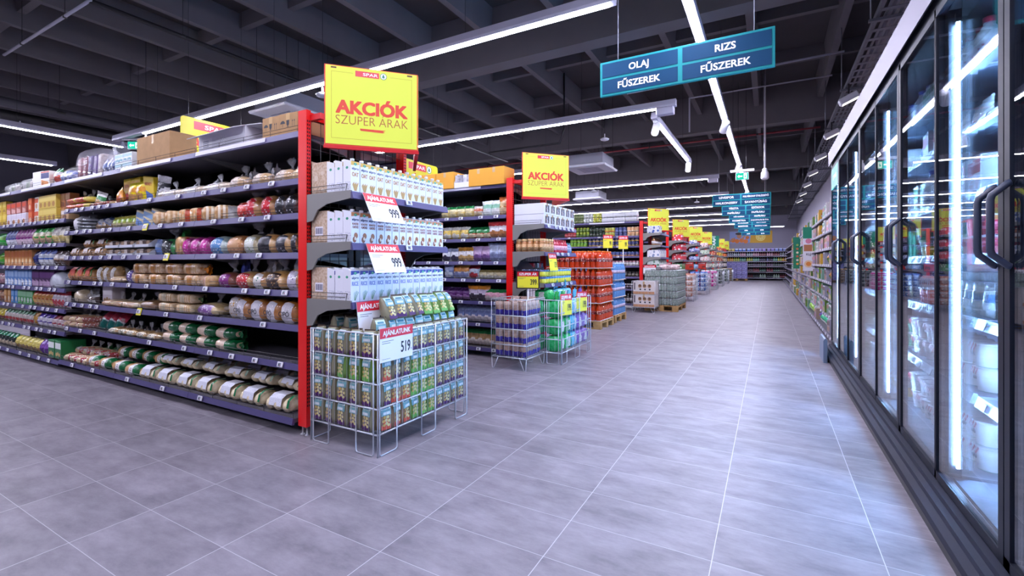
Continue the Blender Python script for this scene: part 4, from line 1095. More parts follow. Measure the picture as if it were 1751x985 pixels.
# wall decoration
t = thing('wall_poster', 'wide poster of a woman with oranges on the back wall', 'poster', (-1.15, 36.47, 2.57))
MB().box(-1.33, 1.33, 0, .025, 0, .82, mat('8f9ed0', .5)).build('board', t)
p = MB(); y = -.002
p.plate([(-.05, 0), (1.33, 0), (1.33, .82), (.05, .82)], y, mat('d8a41c', .5)); p.disc(.62, .42, .3, y-.001, mat('f2dc7a', .5), n=24); p.disc(.62, .42, .24, y-.002, mat('e8c43a', .5), n=24)
for k in range(8):
    a = PI*k/4; p.plate([(.62+.04*math.cos(a), .42+.04*math.sin(a)), (.62+.21*math.cos(a-.3), .42+.21*math.sin(a-.3)), (.62+.21*math.cos(a+.3), .42+.21*math.sin(a+.3))], y-.003, mat('f4e490', .5))
p.disc(-.72, .5, .15, y-.001, mat('c08a66', .5), .18, 20); p.disc(-.72, .66, .24, y-.002, mat('3c2a22', .5), .09, 20)
for (cx, cz, r_) in ((-1.1, .2, .16), (-.85, .14, .15), (-.55, .18, .16), (-.3, .12, .15), (-.2, .38, .12)): p.disc(cx, cz, r_, y-.003, mat('e07a24', .5), n=16)
p.plate([(-1.3, .05), (-1.0, .3), (-.95, .42), (-1.1, .35), (-1.33, .18)], y-.004, mat('c08a66', .5)); p.plate([(-.5, .1), (-.35, .45), (-.25, .62), (-.35, .6), (-.5, .4)], y-.004, mat('c08a66', .5))
p.build('printed_picture', t)
for (y, lab_, c, w_) in ((12.5, 'pale banner board with food pictures sticking out from the wall shelves', 'd2d0da', 0), (17.3, 'green banner board with small pictures sticking out from the wall shelves', '0c7a58', 1)):
    t = thing('banner_board', lab_, 'banner', (.78, y, 1.0))
    MB().box(-.11, .115, 0, .012, 0, 1.0, mat(c, .5)).build('board', t)
    p = MB(); p.rect(-.11, .115, .74, 1.0, -.001, m_green)
    if not w_: p.disc(0, .68, .06, -.002, mat('c87890', .5)); p.rect(-.09, .09, .45, .6, -.002, mat('a86a44', .5)); p.disc(0, .16, .085, -.002, mat('d0b490', .5), n=16); p.disc(0, .16, .05, -.003, mat('c87a30', .5)); p.text('KLJ', 0, .38, .05, -.002, INK, .02)
    else:
        for k in range(6): p.disc(0, .15+.12*k, .035, -.002, mat(['e0a050', 'd8d8d8', 'c05a40', 'e8e0c0', 'd87a50', '9ac060'][k], .5))
    p.build('printed_front', t)
    MB().box(.1, .12, .012, .05, .05, .95, m_bracket).build('bracket', t)
t = thing('wall_panel', 'striped pinkish wall panel above the wall shelves', 'wall panel', (1.57, 9.6, 2.5))
pb = MB().box(-.02, 0.02, -1.4, 1.4, 0, 1.1, mat('b09a9c', .6))
for k in range(14): pb.box(-.03, -.02, -1.4+.2*k, -1.3+.2*k, 0, 1.1, mat('8a5c5c' if k % 3 else 'c8b4ac', .6))
pb.build('panel', t)

# ---------------------------------------------------------------- goods
def fill(p, x0, x1, y, z, n, desc, where, rows=1, rowh=0, rz=0.0, jit=0.01, sc_=None, group=None, tilt=(0, 0), src='from the red post', jr=.06):
    """n things side by side, counted from the high-x end (the post); rows stacks them."""
    x0, x1 = min(x0, x1), max(x0, x1)
    g = group or (desc+' on the '+where if n*rows > 1 else None)
    for q in range(rows):
        for k in range(n):
            x = x1-(x1-x0)*(k+.5)/n
            rw = '' if rows == 1 else (', lower layer' if q == 0 else (', upper layer' if rows == 2 else (', top layer' if q == rows-1 else ', middle layer %d' % q)))
            if n > 1 and len(('%s%s a %s on %s' % (desc, rw, src, where)).split()) > 16: src = 'from the post'
            if n > 1: lb = '%s%s, %s %s on %s' % (desc, rw, ORD[k+1], src, where)
            else: lb = '%s%s on %s' % (desc, rw, where)
            if len(lb.split()) > 16: lb = '%s%s, %s from post, %s' % (desc, rw, ORD[k+1], where)
            s_ = sc_
            spawn(p, (x+R.uniform(-jit, jit), y+R.uniform(0, jit), z+q*rowh), rz+R.uniform(-jr, jr), lb, g, s_, tilt)
def fill_y(p, y0, y1, x, z, n, desc, where, rows=1, rowh=0, rz=PI/2, jit=.003, group=None, src='from the near post', start=0, sc_=None):
    """n things along an endcap facing the main aisle, counted from the near post."""
    g = group or desc+' on the '+where
    for q in range(rows):
        for k in range(n):
            y = y0+(y1-y0)*(k+.5)/n
            rw = '' if rows == 1 else (', lower layer' if q == 0 else ', upper layer')
            spawn(p, (x, y+R.uniform(-jit, jit), z+q*rowh), rz+R.uniform(-.03, .03), '%s%s, %s %s on %s' % (desc, rw, ORD[k+1+start], src, where), g, sc_)
ZR = [z+.017 for z in LR]; ZL = [z+.017 for z in LL]; ZB = [z+.017 for z in LB]
S7 = ['top', 'second', 'third', 'fourth', 'fifth', 'sixth', 'seventh', 'bottom']
WB = [s+' bread shelf' for s in S7]; WC = [s+' cereal shelf' for s in S7]; WR_ = [s+' rice cake shelf' for s in S7]; WN = [s+' canned food shelf' for s in S7]

AX = {498: -3.043, 511: -2.958, 470: -3.233, 440: -3.449, 417: -3.624, 388: -3.856, 418: -3.616, 359: -4.103, 389: -3.848, 496: -3.056, 443: -3.427}
# --- top of the bread gondola
pc = P_case('carton_box', .20, .26, .165, None, False, True)
fill(pc, -3.340, -2.951, 2.27, ZR[0], 2, 'brown carton printed with umbrella and goblet marks', WB[0], jit=.004)
spawn(pc, (-3.0, 2.72, 2.107), 0, 'marked brown carton seen through the wire back of the first endcap', None)
spawn(P_case('carton_box', .70, .24, .15, mat('e8e8ee', .6), True), (-3.9, 2.27, ZR[0]), -.03, 'long white carton with open brown flaps on the top bread shelf')
lb = MB().rect(-.3, -.14, .04, .12, -.1205, mat('f4f4f8', .5))
for k in range(4): lb.rect(-.28, -.19, .05+.015*k, .056+.015*k, -.1212, mat('8088a0', .5))
lb.rect(-.02, .08, .04, .11, -.1212, prt('f4f4f8', '6a7088', 160, .35))
o = [x for x in COL.objects if x.name.startswith('carton_box')][-1]; lb.build('shipping_label', o)
spawn(P_case('carton_box', .42, .24, .19, mat('d0d0da', .6)), (-3.5, 2.72, 2.107), .05, 'plain white carton behind the open one on the top bread shelf')
pbig = P_case('carton_box', .62, .23, .29)
spawn(pbig, (-5.08, 2.29, ZR[0]), 0, 'big plain brown carton on the top bread shelf')
fill(P_box('small_carton', .11, .14, .09, 'dfe6ea', '9cc4cc', '4f8f9c', style=2), -5.836, -5.497, 2.24, ZR[0], 4, 'small white and teal carton', WB[0], rows=2, rowh=.091, jit=.003, jr=.02)
fill(P_pouch('packet', .13, .06, .2, '2c3a66', '7484b0', None, 'b8bcd0', 'packet', 2), -6.400, -5.928, 2.26, ZR[0], 5, 'dark blue leaning packet', WB[0], tilt=(0, -.3), src='from the white and teal cartons')
spawn(P_lump('wrapped_bundle', .74, .32, .42, clear((.85, .85, .95), .16), 'bag', 5, ['8a2c3c', '8c3a4a', '4a2a78', '5a2f84', 'c8b8b0']), (-6.6, 2.33, ZR[0]), .05, 'large clear bag bundling purple and red packs on the top bread shelf')
for k, (x, wd) in enumerate(((-7.05, .34), (-7.3, .3))):
    spawn(P_lump('wrapped_bundle', wd, .24, .17+.05*k, film('6f80b8' if k == 0 else 'd8dce8', 'e0e4f0'), 'bag', 8+k, ['3a58b0', 'e8ecf4']), (x, 2.26+.1*k, ZR[0]), 0, 'blue and white crumpled bag on the top cereal shelf' if k == 0 else 'pale crumpled bag behind the blue and white one on the top cereal shelf')
spawn(P_box('food_box', .2, .09, .2, 'f0ece0', '28306e', 'e08a30', top='c83a30', style=1), (-7.72, 2.22, ZR[0]), .1, 'white, orange and navy box standing on the top cereal shelf')
spawn(P_box('food_box', .2, .05, .17, '2a2c62', 'd83a3a', 'f0d030', style=2), (-7.52, 2.24, ZR[0]), -.2, 'navy box with a red band on the top cereal shelf')
pw = P_pouch('sandwich_wedge', .2, .1, .19, 'e8e4e0', None, 'c04a38', '2e8a4a', 'packet', 6, picshape='diag')
spawn(pw, (-7.33, 2.2, ZR[0]), 0, 'white pack with red and green picture on the top cereal shelf')
spawn(P_box('food_box', .28, .06, .23, 'ececf0', None, None), (-8.08, 2.24, ZR[0]), .05, 'plain white box on the top cereal shelf')
for k, (x, w_, h_, l_) in enumerate(((-8.5, .5, .22, 'greyish clear bag of packs beside the plain white box on the top cereal shelf'), (-9.05, .55, .2, 'greyish clear bag of packs at the far end of the top cereal shelf'), (-7.9, .62, .36, 'tall clear bag behind the plain white box on the top cereal shelf'))):
    spawn(P_lump('wrapped_bundle', w_, .32, h_, clear((.88, .9, .9), .25), 'bag', 12+k, ['c8c8c4', 'a8b89c', 'd8d0c8']), (x, 2.34+(.22 if k == 2 else 0), ZR[0]), 0, l_)
spawn(P_case('carton_box', 1.1, .3, .44, mat('7a6038', .8), True), (-8.9, 2.95, 2.107), 0, 'dark brown open carton on the back half above the cereal shelves')

# --- second shelf: loaves, part-baked sticks, yellow packs
yb = 2.23
fill(P_loaf('bread_loaf', .26, .17, .125, 'c49a66', 'e2c498', ('d8c8b8', 'a88860'), '', seed=2), -3.881, -3.010, yb, ZR[1], 3, 'round loaf in a clear knotted bag', WB[1], jit=.006, rz=-.2)
spawn(P_loaf('bread_loaf', .2, .16, .13, 'cfa874', 'e6cc9c', None, None, seed=4), (-2.99, 2.25, ZR[1]), .1, 'pale loaf touching the red post on the second bread shelf')
fill(P_loaf('bread_stick', .42, .1, .085, 'e0ccb0', 'f2e6d4', ('f2f0ee', 'd8a898'), '', k=4, seed=5, face='wrap'), -4.906, -3.856, 2.19, ZR[1], 3, 'pale part-baked bread stick in a bag', WB[1], jit=.01, jr=.05)
spawn(P_lump('bread_bag', .45, .13, .17, film('1c1c22', '3c3e48'), 'bread', 20), (-4.75, 2.42, ZR[1]), .1, 'glossy black bag behind the bread sticks on the second bread shelf')
spawn(P_pouch('leaning_bag', .2, .06, .27, '22242a', None, 'd8d8dc', 'e0e0e4', 'packet', 21, picshape='diag'), (-5.0, 2.22, ZR[1]), .2, 'black and silver pack leaning beside the blue and yellow box on the second bread shelf', None, (.9, 1, .85), (.05, .22))
spawn(P_box('food_box', .2, .07, .24, 'e8c832', None, '3c64b8', style=1, word='ABONETT', wcol='b0342c'), (-5.22, 2.24, ZR[1]), 0, 'tall yellow and blue box leaning on the second bread shelf', None, None, (.1, .15))
fill(P_pouch('crisp_pack', .19, .09, .2, 'f2d818', 'e8a020', 'd8a060', 'f4e030', 'packet', 22), -5.55, -5.28, 2.2, ZR[1], 2, 'yellow glossy snack pack', WB[1], src='from the blue and yellow box')
fill(P_box('food_box', .15, .07, .27, 'ecd01c', 'e0b020', 'c8402c', style=0, word='EXTRA', wcol='b02820'), -5.8, -5.5, 2.27, ZR[1], 3, 'tall yellow box', WB[1], jit=.004, src='from the glossy yellow packs')
spawn(P_pouch('crisp_pack', .22, .07, .15, 'e89a30', None, 'c85a28', 'f0b838', 'packet', 23), (-5.72, 2.18, ZR[1]), -.2, 'orange snack pack before the tall yellow boxes on the second bread shelf', None, None, (0, -.35))
fill(P_loaf('flat_bread', .36, .2, .06, 'c89858', 'e0bc80', ('a83a2c', 'e0c090'), '', k=4, seed=7), -6.3, -5.85, 2.22, ZR[1], 2, 'brown flat bread pack', WB[1], src='from the orange snack pack')
spawn(P_lump('bread_bag', .45, .18, .2, film('1e4a2c', '2f6a3c'), 'bread', 25), (-6.1, 2.44, ZR[1]), 0, 'dark green bag behind the brown flat breads on the second bread shelf')
spawn(P_pouch('flat_pack', .2, .05, .22, 'e4e0d4', '2e8a48', 'd0b080', 'e8e8e4', 'packet', 26), (-6.3, 2.2, ZR[1]), .1, 'white pack with green band leaning on the second bread shelf', None, (1, 1, .8), (-.1, .25))
fill(P_loaf('flat_bread', .32, .2, .07, 'e0c23a', 'f0dc70', ('d03a2c', 'f2d83c'), '', k=4, seed=9), -6.86, -6.4, 2.2, ZR[1], 2, 'yellow and red flat pack', WB[1], rows=2, rowh=.07, src='from the green banded pack')

# --- third shelf
fill(P_loaf('bread_loaf', .15, .19, .19, '2a221e', '4a3a2a', ('1c1c20', 'd8d8dc'), None, k=3, seed=31, up=.1), -3.226, -2.971, yb, ZR[2], 2, 'loaf in a black printed bag', WB[2], jit=.004)
fill(P_loaf('bread_loaf', .17, .2, .195, 'b8743c', 'd8a868', ('d01c2c', 'f0e0e0'), None, k=3, seed=32, up=.1), -3.601, -3.226, yb, ZR[2], 2, 'loaf in a bright red printed bag', WB[2], jit=.004)
spawn(P_loaf('bread_loaf', .2, .18, .165, 'a85a30', 'd0603c', ('d84030', 'f4e4dc'), '', k=3, seed=33), (-3.63, yb, ZR[2]), .1, 'loaf with red and white picture label on the third bread shelf')
fill(P_toast('toast_loaf', .28, .14, .13, 'eef0ea', 'efe4cc', '1f9a3c', seed=34), -4.130, -3.774, yb, ZR[2], 2, 'white sliced loaf with a green bag end', WB[2], rz=1.2, jit=.004)
fill(P_toast('toast_loaf', .3, .15, .135, 'c8502c', 'd8903c', 'a82c20', seed=35), -4.500, -4.130, yb, ZR[2], 2, 'sliced loaf in an orange checked bag', WB[2], rz=.3, jit=.004)
fill(P_toast('toast_loaf', .3, .14, .125, 'e6d4a8', 'd8b888', 'c8c8c8', seed=36), -4.928, -4.500, yb, ZR[2], 2, 'sliced loaf in a clear bag with tan crust', WB[2], rz=1.1, jit=.004)
fill(P_box('crispbread_pack', .2, .08, .15, 'd8c8a0', '7aa0c8', '5c86c0', style=1), -5.377, -4.938, 2.2, ZR[2], 3, 'tan and blue crispbread pack', WB[2], jit=.004, tilt=(0, .25), src='from the tan sliced loaves')
fill(P_pouch('crispbread_pack', .16, .09, .125, 'c8d84c', '98b83c', 'e8dca8', 'e8e060', 'packet', 37), -5.928, -5.377, 2.2, ZR[2], 5, 'lime green crispbread pack', WB[2], src='from the blue crispbread packs')
fill(P_pouch('roll_bag', .2, .1, .17, '9aa8c8', 'e0e4ec', 'b08858', '5c6c98', 'bag', 38, picshape='low'), -6.488, -5.928, 2.22, ZR[2], 3, 'silver blue bag lying askew', WB[2], tilt=(-.5, .3), src='from the lime packs')
fill(P_loaf('flat_bread', .22, .2, .035, 'b8c0c8', 'd8dce4', ('4a5058', 'd8d8d8'), None, k=4, seed=39), -6.699, -6.458, 2.22, ZR[2], 1, 'thin grey pack', WB[2], rows=4, rowh=.036)
spawn(P_lump('roll_bag', .26, .2, .2, clear((.95, .95, 1), .65), 'bag', 40, ['e8e8ea', 'd8d0c8']), (-6.72, 2.24, ZR[2]), 0, 'milky white plastic bag on the third bread shelf')

# --- fourth shelf
for i, (u0, u1, c, c2, l_, nm) in enumerate(((498, 511, '3a2c24', 'c89a5c', ('24242a', '8c8c90'), 'dark banded loaf touching the post'), (470, 498, 'b88a50', 'd8b070', ('2c2c34', 'b0b0b4'), 'loaf with a slanted black band'), (440, 470, 'c08a4c', 'e0b878', ('14141a', '3c3c40'), 'round tan loaf with a broad black band'), (417, 440, 'b0a070', 'd8d0a8', ('dfe4d8', '88a860'), 'oval loaf with a white and green label'), (388, 418, 'a8683c', 'd09860', ('d8a878', 'b87848'), 'round brown crusty loaf in a clear bag'), (359, 389, '9cb8b0', 'd8e4dc', ('5c94cc', 'f0f4f4'), 'loaf in a blue, green and white bag'))):
    a, b = AX[u0], AX[u1]
    spawn(P_loaf('bread_loaf', (b-a)*1.02, .19, .175, c, c2, l_, '' if i in (0, 3) else None, k=2.4, seed=50+i), ((a+b)/2, 2.23, ZR[3]), R.uniform(-.1, .1), nm+' on the fourth bread shelf')
pm = P_loaf('bread_loaf', .16, .17, .175, '8a2c5c', 'c02c90', ('d0289c', 'f0a0d8'), None, k=2.6, seed=57)
fill(pm, -4.529, -4.103, 2.22, ZR[3], 3, 'loaf in a magenta bag', WB[3], src='from the blue and white bag', jit=.004)
spawn(P_toast('toast_loaf', .2, .15, .17, 'c8202c', 'c89858', 'd8a840', seed=58), (-4.52, 2.22, ZR[3]), 1.3, 'tan loaf with a square red label on the fourth bread shelf')
spawn(P_loaf('bread_loaf', .19, .17, .17, '2e8a48', '3cae5c', ('23282a', 'b0b8b4'), '35b050', seed=59, up=.1), (-4.79, 2.22, ZR[3]), .2, 'loaf in a green bag with a black label on the fourth bread shelf')
spawn(P_pouch('crispbread_pack', .1, .07, .15, '6c8cc8', 'a8bce0', None, '8098d0', 'packet', 60), (-5.0, 2.2, ZR[3]), 0, 'light blue pack on the fourth bread shelf')
pdsp = P_display('display_tray', .27, .2, .075, 'c8ccd4', 4, ['a89078', 'd8ccc0', '5c4c44'])
fill(pdsp, -6.008, -5.058, 2.24, ZR[3], 3, 'grey shelf tray of small packs', WB[3], rows=2, rowh=.082, jit=.004, jr=.02, src='from the light blue pack')
proll = P_rolls('roll_pack', .24, .16, .1, 3, 'b88454', 'd8b488', 'd8ccc4', 'a8a098', seed=61)
fill(proll, -6.952, -6.008, 2.22, ZR[3], 3, 'bag of small brown rolls', WB[3], rows=1, src='from the grey trays')
fill(P_rolls('roll_pack', .26, .16, .1, 3, 'a87444', 'c89c68', 'd8ccc4', '2c8a44', seed=62), -6.824, -6.172, 2.3, ZR[3]+.1, 2, 'bag of rolls with green seam', WB[3], src='from the grey trays')

# --- fifth shelf
spawn(P_loaf('bread_loaf', .17, .18, .18, 'b8804a', 'd8b080', ('dcd8e4', '9890b0'), None, k=2.6, seed=70, up=.1), (-3.02, 2.23, ZR[4]), 0, 'tall loaf with a white printed label touching the post on the fifth bread shelf')
spawn(P_loaf('bread_loaf', .25, .2, .16, 'c8924c', 'e4bc78', ('3a2820', 'd8a868'), '', seed=71, up=.12), (-3.23, 2.23, ZR[4]), 0, 'golden loaf with a small brown label on the fifth bread shelf')
spawn(P_loaf('bread_loaf', .17, .18, .15, 'b88448', 'd8ac70', ('f0ece4', '4a8a6a'), '', seed=72, up=.1), (-3.43, 2.23, ZR[4]), 0, 'loaf with a round white label on the fifth bread shelf')
spawn(P_loaf('bread_loaf', .25, .19, .15, 'c08c50', 'e0b880', ('c8242c', 'f4e8dc'), '', seed=73), (-3.62, 2.23, ZR[4]), 0, 'loaf with a red and white label on the fifth bread shelf')
spawn(P_loaf('bread_loaf', .2, .18, .14, '8a4a3c', '9c5c44', ('8c2c80', 'e8d8e8'), '4c5cc0', seed=74, up=.1), (-3.87, 2.22, ZR[4]), .1, 'dark loaf in a purple labelled bag on the fifth bread shelf')
spawn(P_toast('toast_loaf', .27, .15, .1, 'd8d8e8', 'b87890', 'd02c88', seed=75), (-4.12, 2.2, ZR[4]), 2.8, 'loaf in a magenta and white bag lying on the fifth bread shelf')
pt = P_toast('toast_loaf', .24, .15, .085, 'c88838', 'b07c44', 'e88a20', seed=76)
fill(pt, -5.473, -4.228, 2.22, ZR[4], 4, 'sliced loaf with an orange bag end', WB[4], rows=2, rowh=.1, jit=.006, jr=.04, sc_=(1, 1, 1.18))
spawn(P_loaf('bread_loaf', .17, .17, .16, 'c8a888', 'e0ccb8', ('5c4890', 'f0f0f4'), None, k=3, seed=77), (-5.48, 2.22, ZR[4]), 0, 'pack of rolls with a purple and white label on the fifth bread shelf')
fill(P_loaf('flat_bread', .26, .2, .075, 'c8a070', 'e4c898', None, '', seed=78), -5.901, -5.607, 2.2, ZR[4], 1, 'low flat bread', WB[4])
fill(P_loaf('bread_loaf', .13, .16, .19, 'b08850', 'd8b478', ('e8e4dc', 'a89870'), None, k=3.5, seed=79), -6.299, -5.849, 2.24, ZR[4], 3, 'tall narrow bun bag', WB[4], src='from the low flat bread')
fill(P_rolls('roll_pack', .22, .16, .15, 4, 'a8703c', 'c89458', 'c05040', '1f8a3c', seed=80), -6.952, -6.313, 2.22, ZR[4], 3, 'bag of buns with green end', WB[4], src='from the tall bun bags')

# --- sixth shelf
pcip = P_loaf('bread_loaf', .19, .2, .19, 'b8702c', 'd89440', ('e8e4e8', 'd8d4d8'), 'd8a860', k=2.3, q=.8, seed=85, up=-.06)
lt = MB()
for k, x in enumerate((496, 470, 443, 418)):
    xx = AX[x]
    spawn(pcip, (xx-.02, 2.235, ZR[5]), R.uniform(-.15, .15), 'brown loaf with a white lettered label, %s from the red post on sixth bread shelf' % ORD[k+1], 'lettered loaves on the sixth bread shelf')
    tx = MB().text('CIPÓ', 0, .07, .035, -.107, INK, .02); tx.build('lettering', [o for o in COL.objects if o.name.startswith('bread_loaf')][-1])
spawn(P_loaf('bread_loaf', .2, .18, .21, '9a5a20', 'c88030', ('e8e0d8', 'e8b040'), None, k=2, seed=86), (-3.78, 2.25, ZR[5]), .2, 'dark orange pointed loaf with a small white label on the sixth bread shelf')
spawn(P_loaf('bread_loaf', .34, .22, .12, 'd4b478', 'ecd8a4', ('7a4a90', 'e8d8e8'), '', seed=87), (-4.1, 2.22, ZR[5]), 0, 'broad pale round loaf with a purple label on the sixth bread shelf')
fill(P_toast('toast_loaf', .24, .16, .085, 'd8c8a0', 'd8bc88', '3a5c38', seed=88), -4.960, -4.329, 2.22, ZR[5], 2, 'dark crusted sliced loaf in a clear pack', WB[5], rows=2, rowh=.088, jit=.005, src='from the pale round loaf')
fill(P_loaf('flat_bread', .3, .2, .1, '7c5838', 'a07c54', None, '', seed=89), -5.307, -4.960, 2.22, ZR[5], 1, 'dark brown flat loaf', WB[5])
fill(P_loaf('flat_bread', .3, .22, .075, 'd0b080', 'e8d4a8', ('b08860', 'e0d0b0'), '', k=3, seed=90), -6.008, -5.295, 2.21, ZR[5], 3, 'crumpled pale flat bread pack', WB[5], src='from the dark flat loaf')
spawn(P_box('food_box', .22, .12, .19, 'dcd4d8', 'f0ecec', 'b08a58', style=2), (-6.1, 2.26, ZR[5]), 0, 'white box with pretzel pictures on the sixth bread shelf')
spawn(P_pouch('roll_bag', .2, .12, .1, '5a4a44', None, 'e0dcd4', 'c8c8c8', 'bag', 91), (-6.37, 2.2, ZR[5]), 0, 'black and white small pack on the sixth bread shelf')
spawn(P_loaf('bread_loaf', .26, .2, .17, 'b09c78', 'd8c8a4', None, '', seed=92), (-6.66, 2.22, ZR[5]), 0, 'round bun bag at the far end of the sixth bread shelf')

# --- seventh shelf
pgl = P_band_loaf('bread_loaf', .25, .16, .1, 'c8a888', 'e8d0b4', prt('e4cdb4', 'b05a5a', 40, .3), '0e6a38', (-.3, .25), 96)
fill(pgl, -4.885, -3.742, 2.22, ZR[6], 4, 'pale loaf with a green bag end', WB[6], rows=2, rowh=.092, jit=.005, jr=.05)
fill(P_loaf('bread_roll', .2, .17, .07, 'c8985c', 'e8c894', ('d8ccb4', '6a8a50'), '', seed=97), -5.928, -4.917, 2.2, ZR[6], 5, 'bag of golden rolls', WB[6], src='from the green ended loaves')
fill(P_pouch('baguette_bag', .13, .09, .24, 'e8e8ec', 'd82c4c', '1c7a70', 'c82848', 'bag', 98, picshape='low'), -6.488, -5.928, 2.24, ZR[6], 3, 'red, white and teal slanted bag', WB[6], tilt=(-.5, .35), src='from the golden rolls')
fill(P_loaf('baguette', .3, .08, .07, 'c8a070', 'e4c8a0', ('b06050', 'e0d0c0'), '', k=4, seed=99), -6.984, -6.458, 2.24, ZR[6], 3, 'short baguette in a striped bag', WB[6], rz=.9, rows=2, rowh=.06, src='from the slanted bags')

# --- bottom shelf
pw1 = P_rolls('roll_pack', .27, .18, .12, 3, 'dcc89c', 'eee0c0', 'e2e4ee', '1d7a48', seed=101)
pw2 = P_rolls('roll_pack', .3, .2, .09, 3, 'dccba2', 'eee2c6', 'dee0ec', '8aa888', seed=102)
fill(pw1, -5.192, -2.964, 2.18, ZR[7], 7, 'clear pack of pale rolls with white label', WB[7], jit=.008, jr=.08)
fill(pw2, -5.102, -2.977, 2.31, ZR[7]+.11, 6, 'flat pack of pale rolls atop others', WB[7], jit=.01, jr=.15, tilt=(-.22, 0))
fill(pw2, -4.811, -3.233, 2.46, ZR[7]+.13, 4, 'pack of pale rolls in the dark back', WB[7], jit=.01, jr=.15)
pgb = P_band_loaf('bread_loaf', .2, .15, .11, 'b08050', 'd4a870', prt('e8e6e4', '9a6868', 50, .3), '10703c', (-.1, .5), 103)
fill(pgb, -6.342, -5.192, 2.16, ZR[7], 4, 'brown loaf with a green band', WB[7], jr=.1, src='from the white roll packs')
fill(pgb, -5.994, -4.992, 2.3, ZR[7]+.1, 4, 'green banded loaf of the raised row', WB[7], jr=.1, src='from the white roll packs')
fill(P_loaf('baguette', .26, .085, .075, 'c8a878', 'e8d0ac', ('b82c34', 'ece4e0'), '', k=4, seed=104), -6.984, -5.994, 2.17, ZR[7], 6, 'red and white wrapped mini baguette', WB[7], rz=.75, src='from the green banded loaves')
fill(P_loaf('baguette', .26, .085, .075, 'c8a878', 'e8d0ac', ('b82c34', 'ece4e0'), '2c7a3c', k=4, seed=105), -6.872, -6.062, 2.27, ZR[7]+.06, 4, 'mini baguette with a green bag end', WB[7], rz=.75, src='from the green banded loaves')
fill(P_box('food_box', .17, .22, .2, '1a6e3a', 'e8ece8', 'c8a868', style=2), -7.25, -6.88, 2.18, ZR[7], 2, 'green box with a white and red label', 'bottom shelf of the cereals', jit=.003, src='from the red baguettes')

# --- cereal bays
yc = 2.2; SRC = 'from the bread shelves'
def C_(p, lv, u0, u1, n, desc, rows=1, rowh=0, dy=0, **k): fill(p, u0, u1, yc+dy, ZL[lv], n, desc, WC[lv], rows, rowh, src=SRC, jit=k.pop('jit', .004), jr=k.pop('jr', .03), **k)
C_(P_box('food_box', .2, .1, .12, 'c8a478', 'e8e0d8', '8a5a3c'), 1, -7.234, -7.001, 1, 'brown and white low box', dy=.02)
C_(P_box('food_box', .13, .09, .16, 'a8683c', 'b88850', '6a3424', style=1), 1, -7.372, -7.083, 2, 'dark amber box', rows=2, rowh=.161, dy=.05)
C_(P_box('cereal_box', .14, .07, .16, 'd8bc50', 'e8d06c', 'b07c34', style=0), 1, -7.882, -7.354, 4, 'yellow cereal box', rows=2, rowh=.161)
C_(P_box('cereal_box', .13, .07, .16, 'e8e0d8', 'd85c30', 'c89060', style=0), 1, -8.056, -7.882, 1, 'white and orange cereal box', rows=2, rowh=.161)
C_(P_box('cereal_box', .13, .07, .16, 'd8542c', 'e87a40', 'f0c8a0', style=0), 1, -8.296, -8.056, 1, 'bright orange cereal box', rows=2, rowh=.161)
C_(P_box('cereal_box', .16, .07, .15, 'ece8ee', 'e0d8e4', 'b87848', style=0), 1, -9.054, -8.296, 4, 'white cereal box with ring picture')
fill(P_box('cereal_box', .16, .07, .15, 'b86a60', 'd8502c', 'e0b0a8', style=1), -9.054, -8.296, yc, ZL[1]+.151, 4, 'orange and maroon cereal box atop the white ones', WC[1], src=SRC, jit=.004)
C_(P_box('cereal_box', .14, .07, .17, 'd8b840', 'e8d060', 'a87830', style=2), 1, -9.7, -9.054, 4, 'golden cereal box', rows=2, rowh=.171)
C_(P_pouch('pasta_bag', .22, .1, .2, 'e4d49c', 'f0ecdc', 'd8c070', 'e8e4d8', 'bag', 110), 2, -7.513, -7.066, 2, 'cream see-through bag')
C_(P_pouch('pasta_bag', .22, .11, .2, '2c9a38', 'd8d8a8', 'c8a880', '3cb848', 'bag', 111), 2, -8.075, -7.495, 3, 'leaf green glossy bag')
C_(P_pouch('muesli_bag', .13, .08, .21, '8a3480', 'c888b8', 'e8d0dc', 'a04898', 'bag', 112, picshape='low'), 2, -8.696, -8.075, 5, 'purple pouch')
C_(P_pouch('muesli_bag', .12, .08, .21, '4a50a0', '98a0d0', 'e8e8f0', '6870b8', 'bag', 113, picshape='low'), 2, -9.100, -8.696, 3, 'blue violet pouch')
C_(P_pouch('pasta_bag', .24, .12, .18, '34a840', '88c860', None, '3cb848', 'bag', 114), 2, -9.7, -9.123, 2, 'bright green bag')
C_(P_pouch('muesli_bag', .2, .1, .18, 'c8b098', 'e8e4e0', '5a4030', '48302c', 'bag', 115, picshape='low'), 3, -7.424, -7.066, 2, 'brown and white bag')
C_(P_pouch('muesli_bag', .18, .1, .2, '2c5cc0', 'd8e4f4', 'e8ecf0', '2448a8', 'bag', 116, picshape='low'), 3, -7.901, -7.424, 3, 'royal blue bag with white base')
C_(P_pouch('muesli_bag', .18, .1, .19, '28306c', '48509a', None, '202858', 'bag', 117), 3, -8.095, -7.901, 1, 'dark navy bag')
C_(P_box('drink_carton', .11, .08, .21, 'd89858', 'c87038', 'f0d8a8', style=0), 3, -9.100, -8.095, 8, 'tan and orange carton')
C_(P_pouch('pasta_bag', .24, .12, .18, '48a038', '90c048', None, '58b048', 'bag', 118), 3, -9.7, -9.123, 2, 'olive green bag')
C_(P_lump('roll_bag', .36, .2, .22, clear((.9, .95, 1), .5), 'bag', 119, ['c8d0dc', 'd8dce8']), 4, -7.389, -7.066, 1, 'clear crumpled plastic bag')
C_(P_box('drink_carton', .13, .08, .2, '4a2858', '6c3c7c', 'b898b8', style=1), 4, -8.095, -7.389, 6, 'dark purple carton')
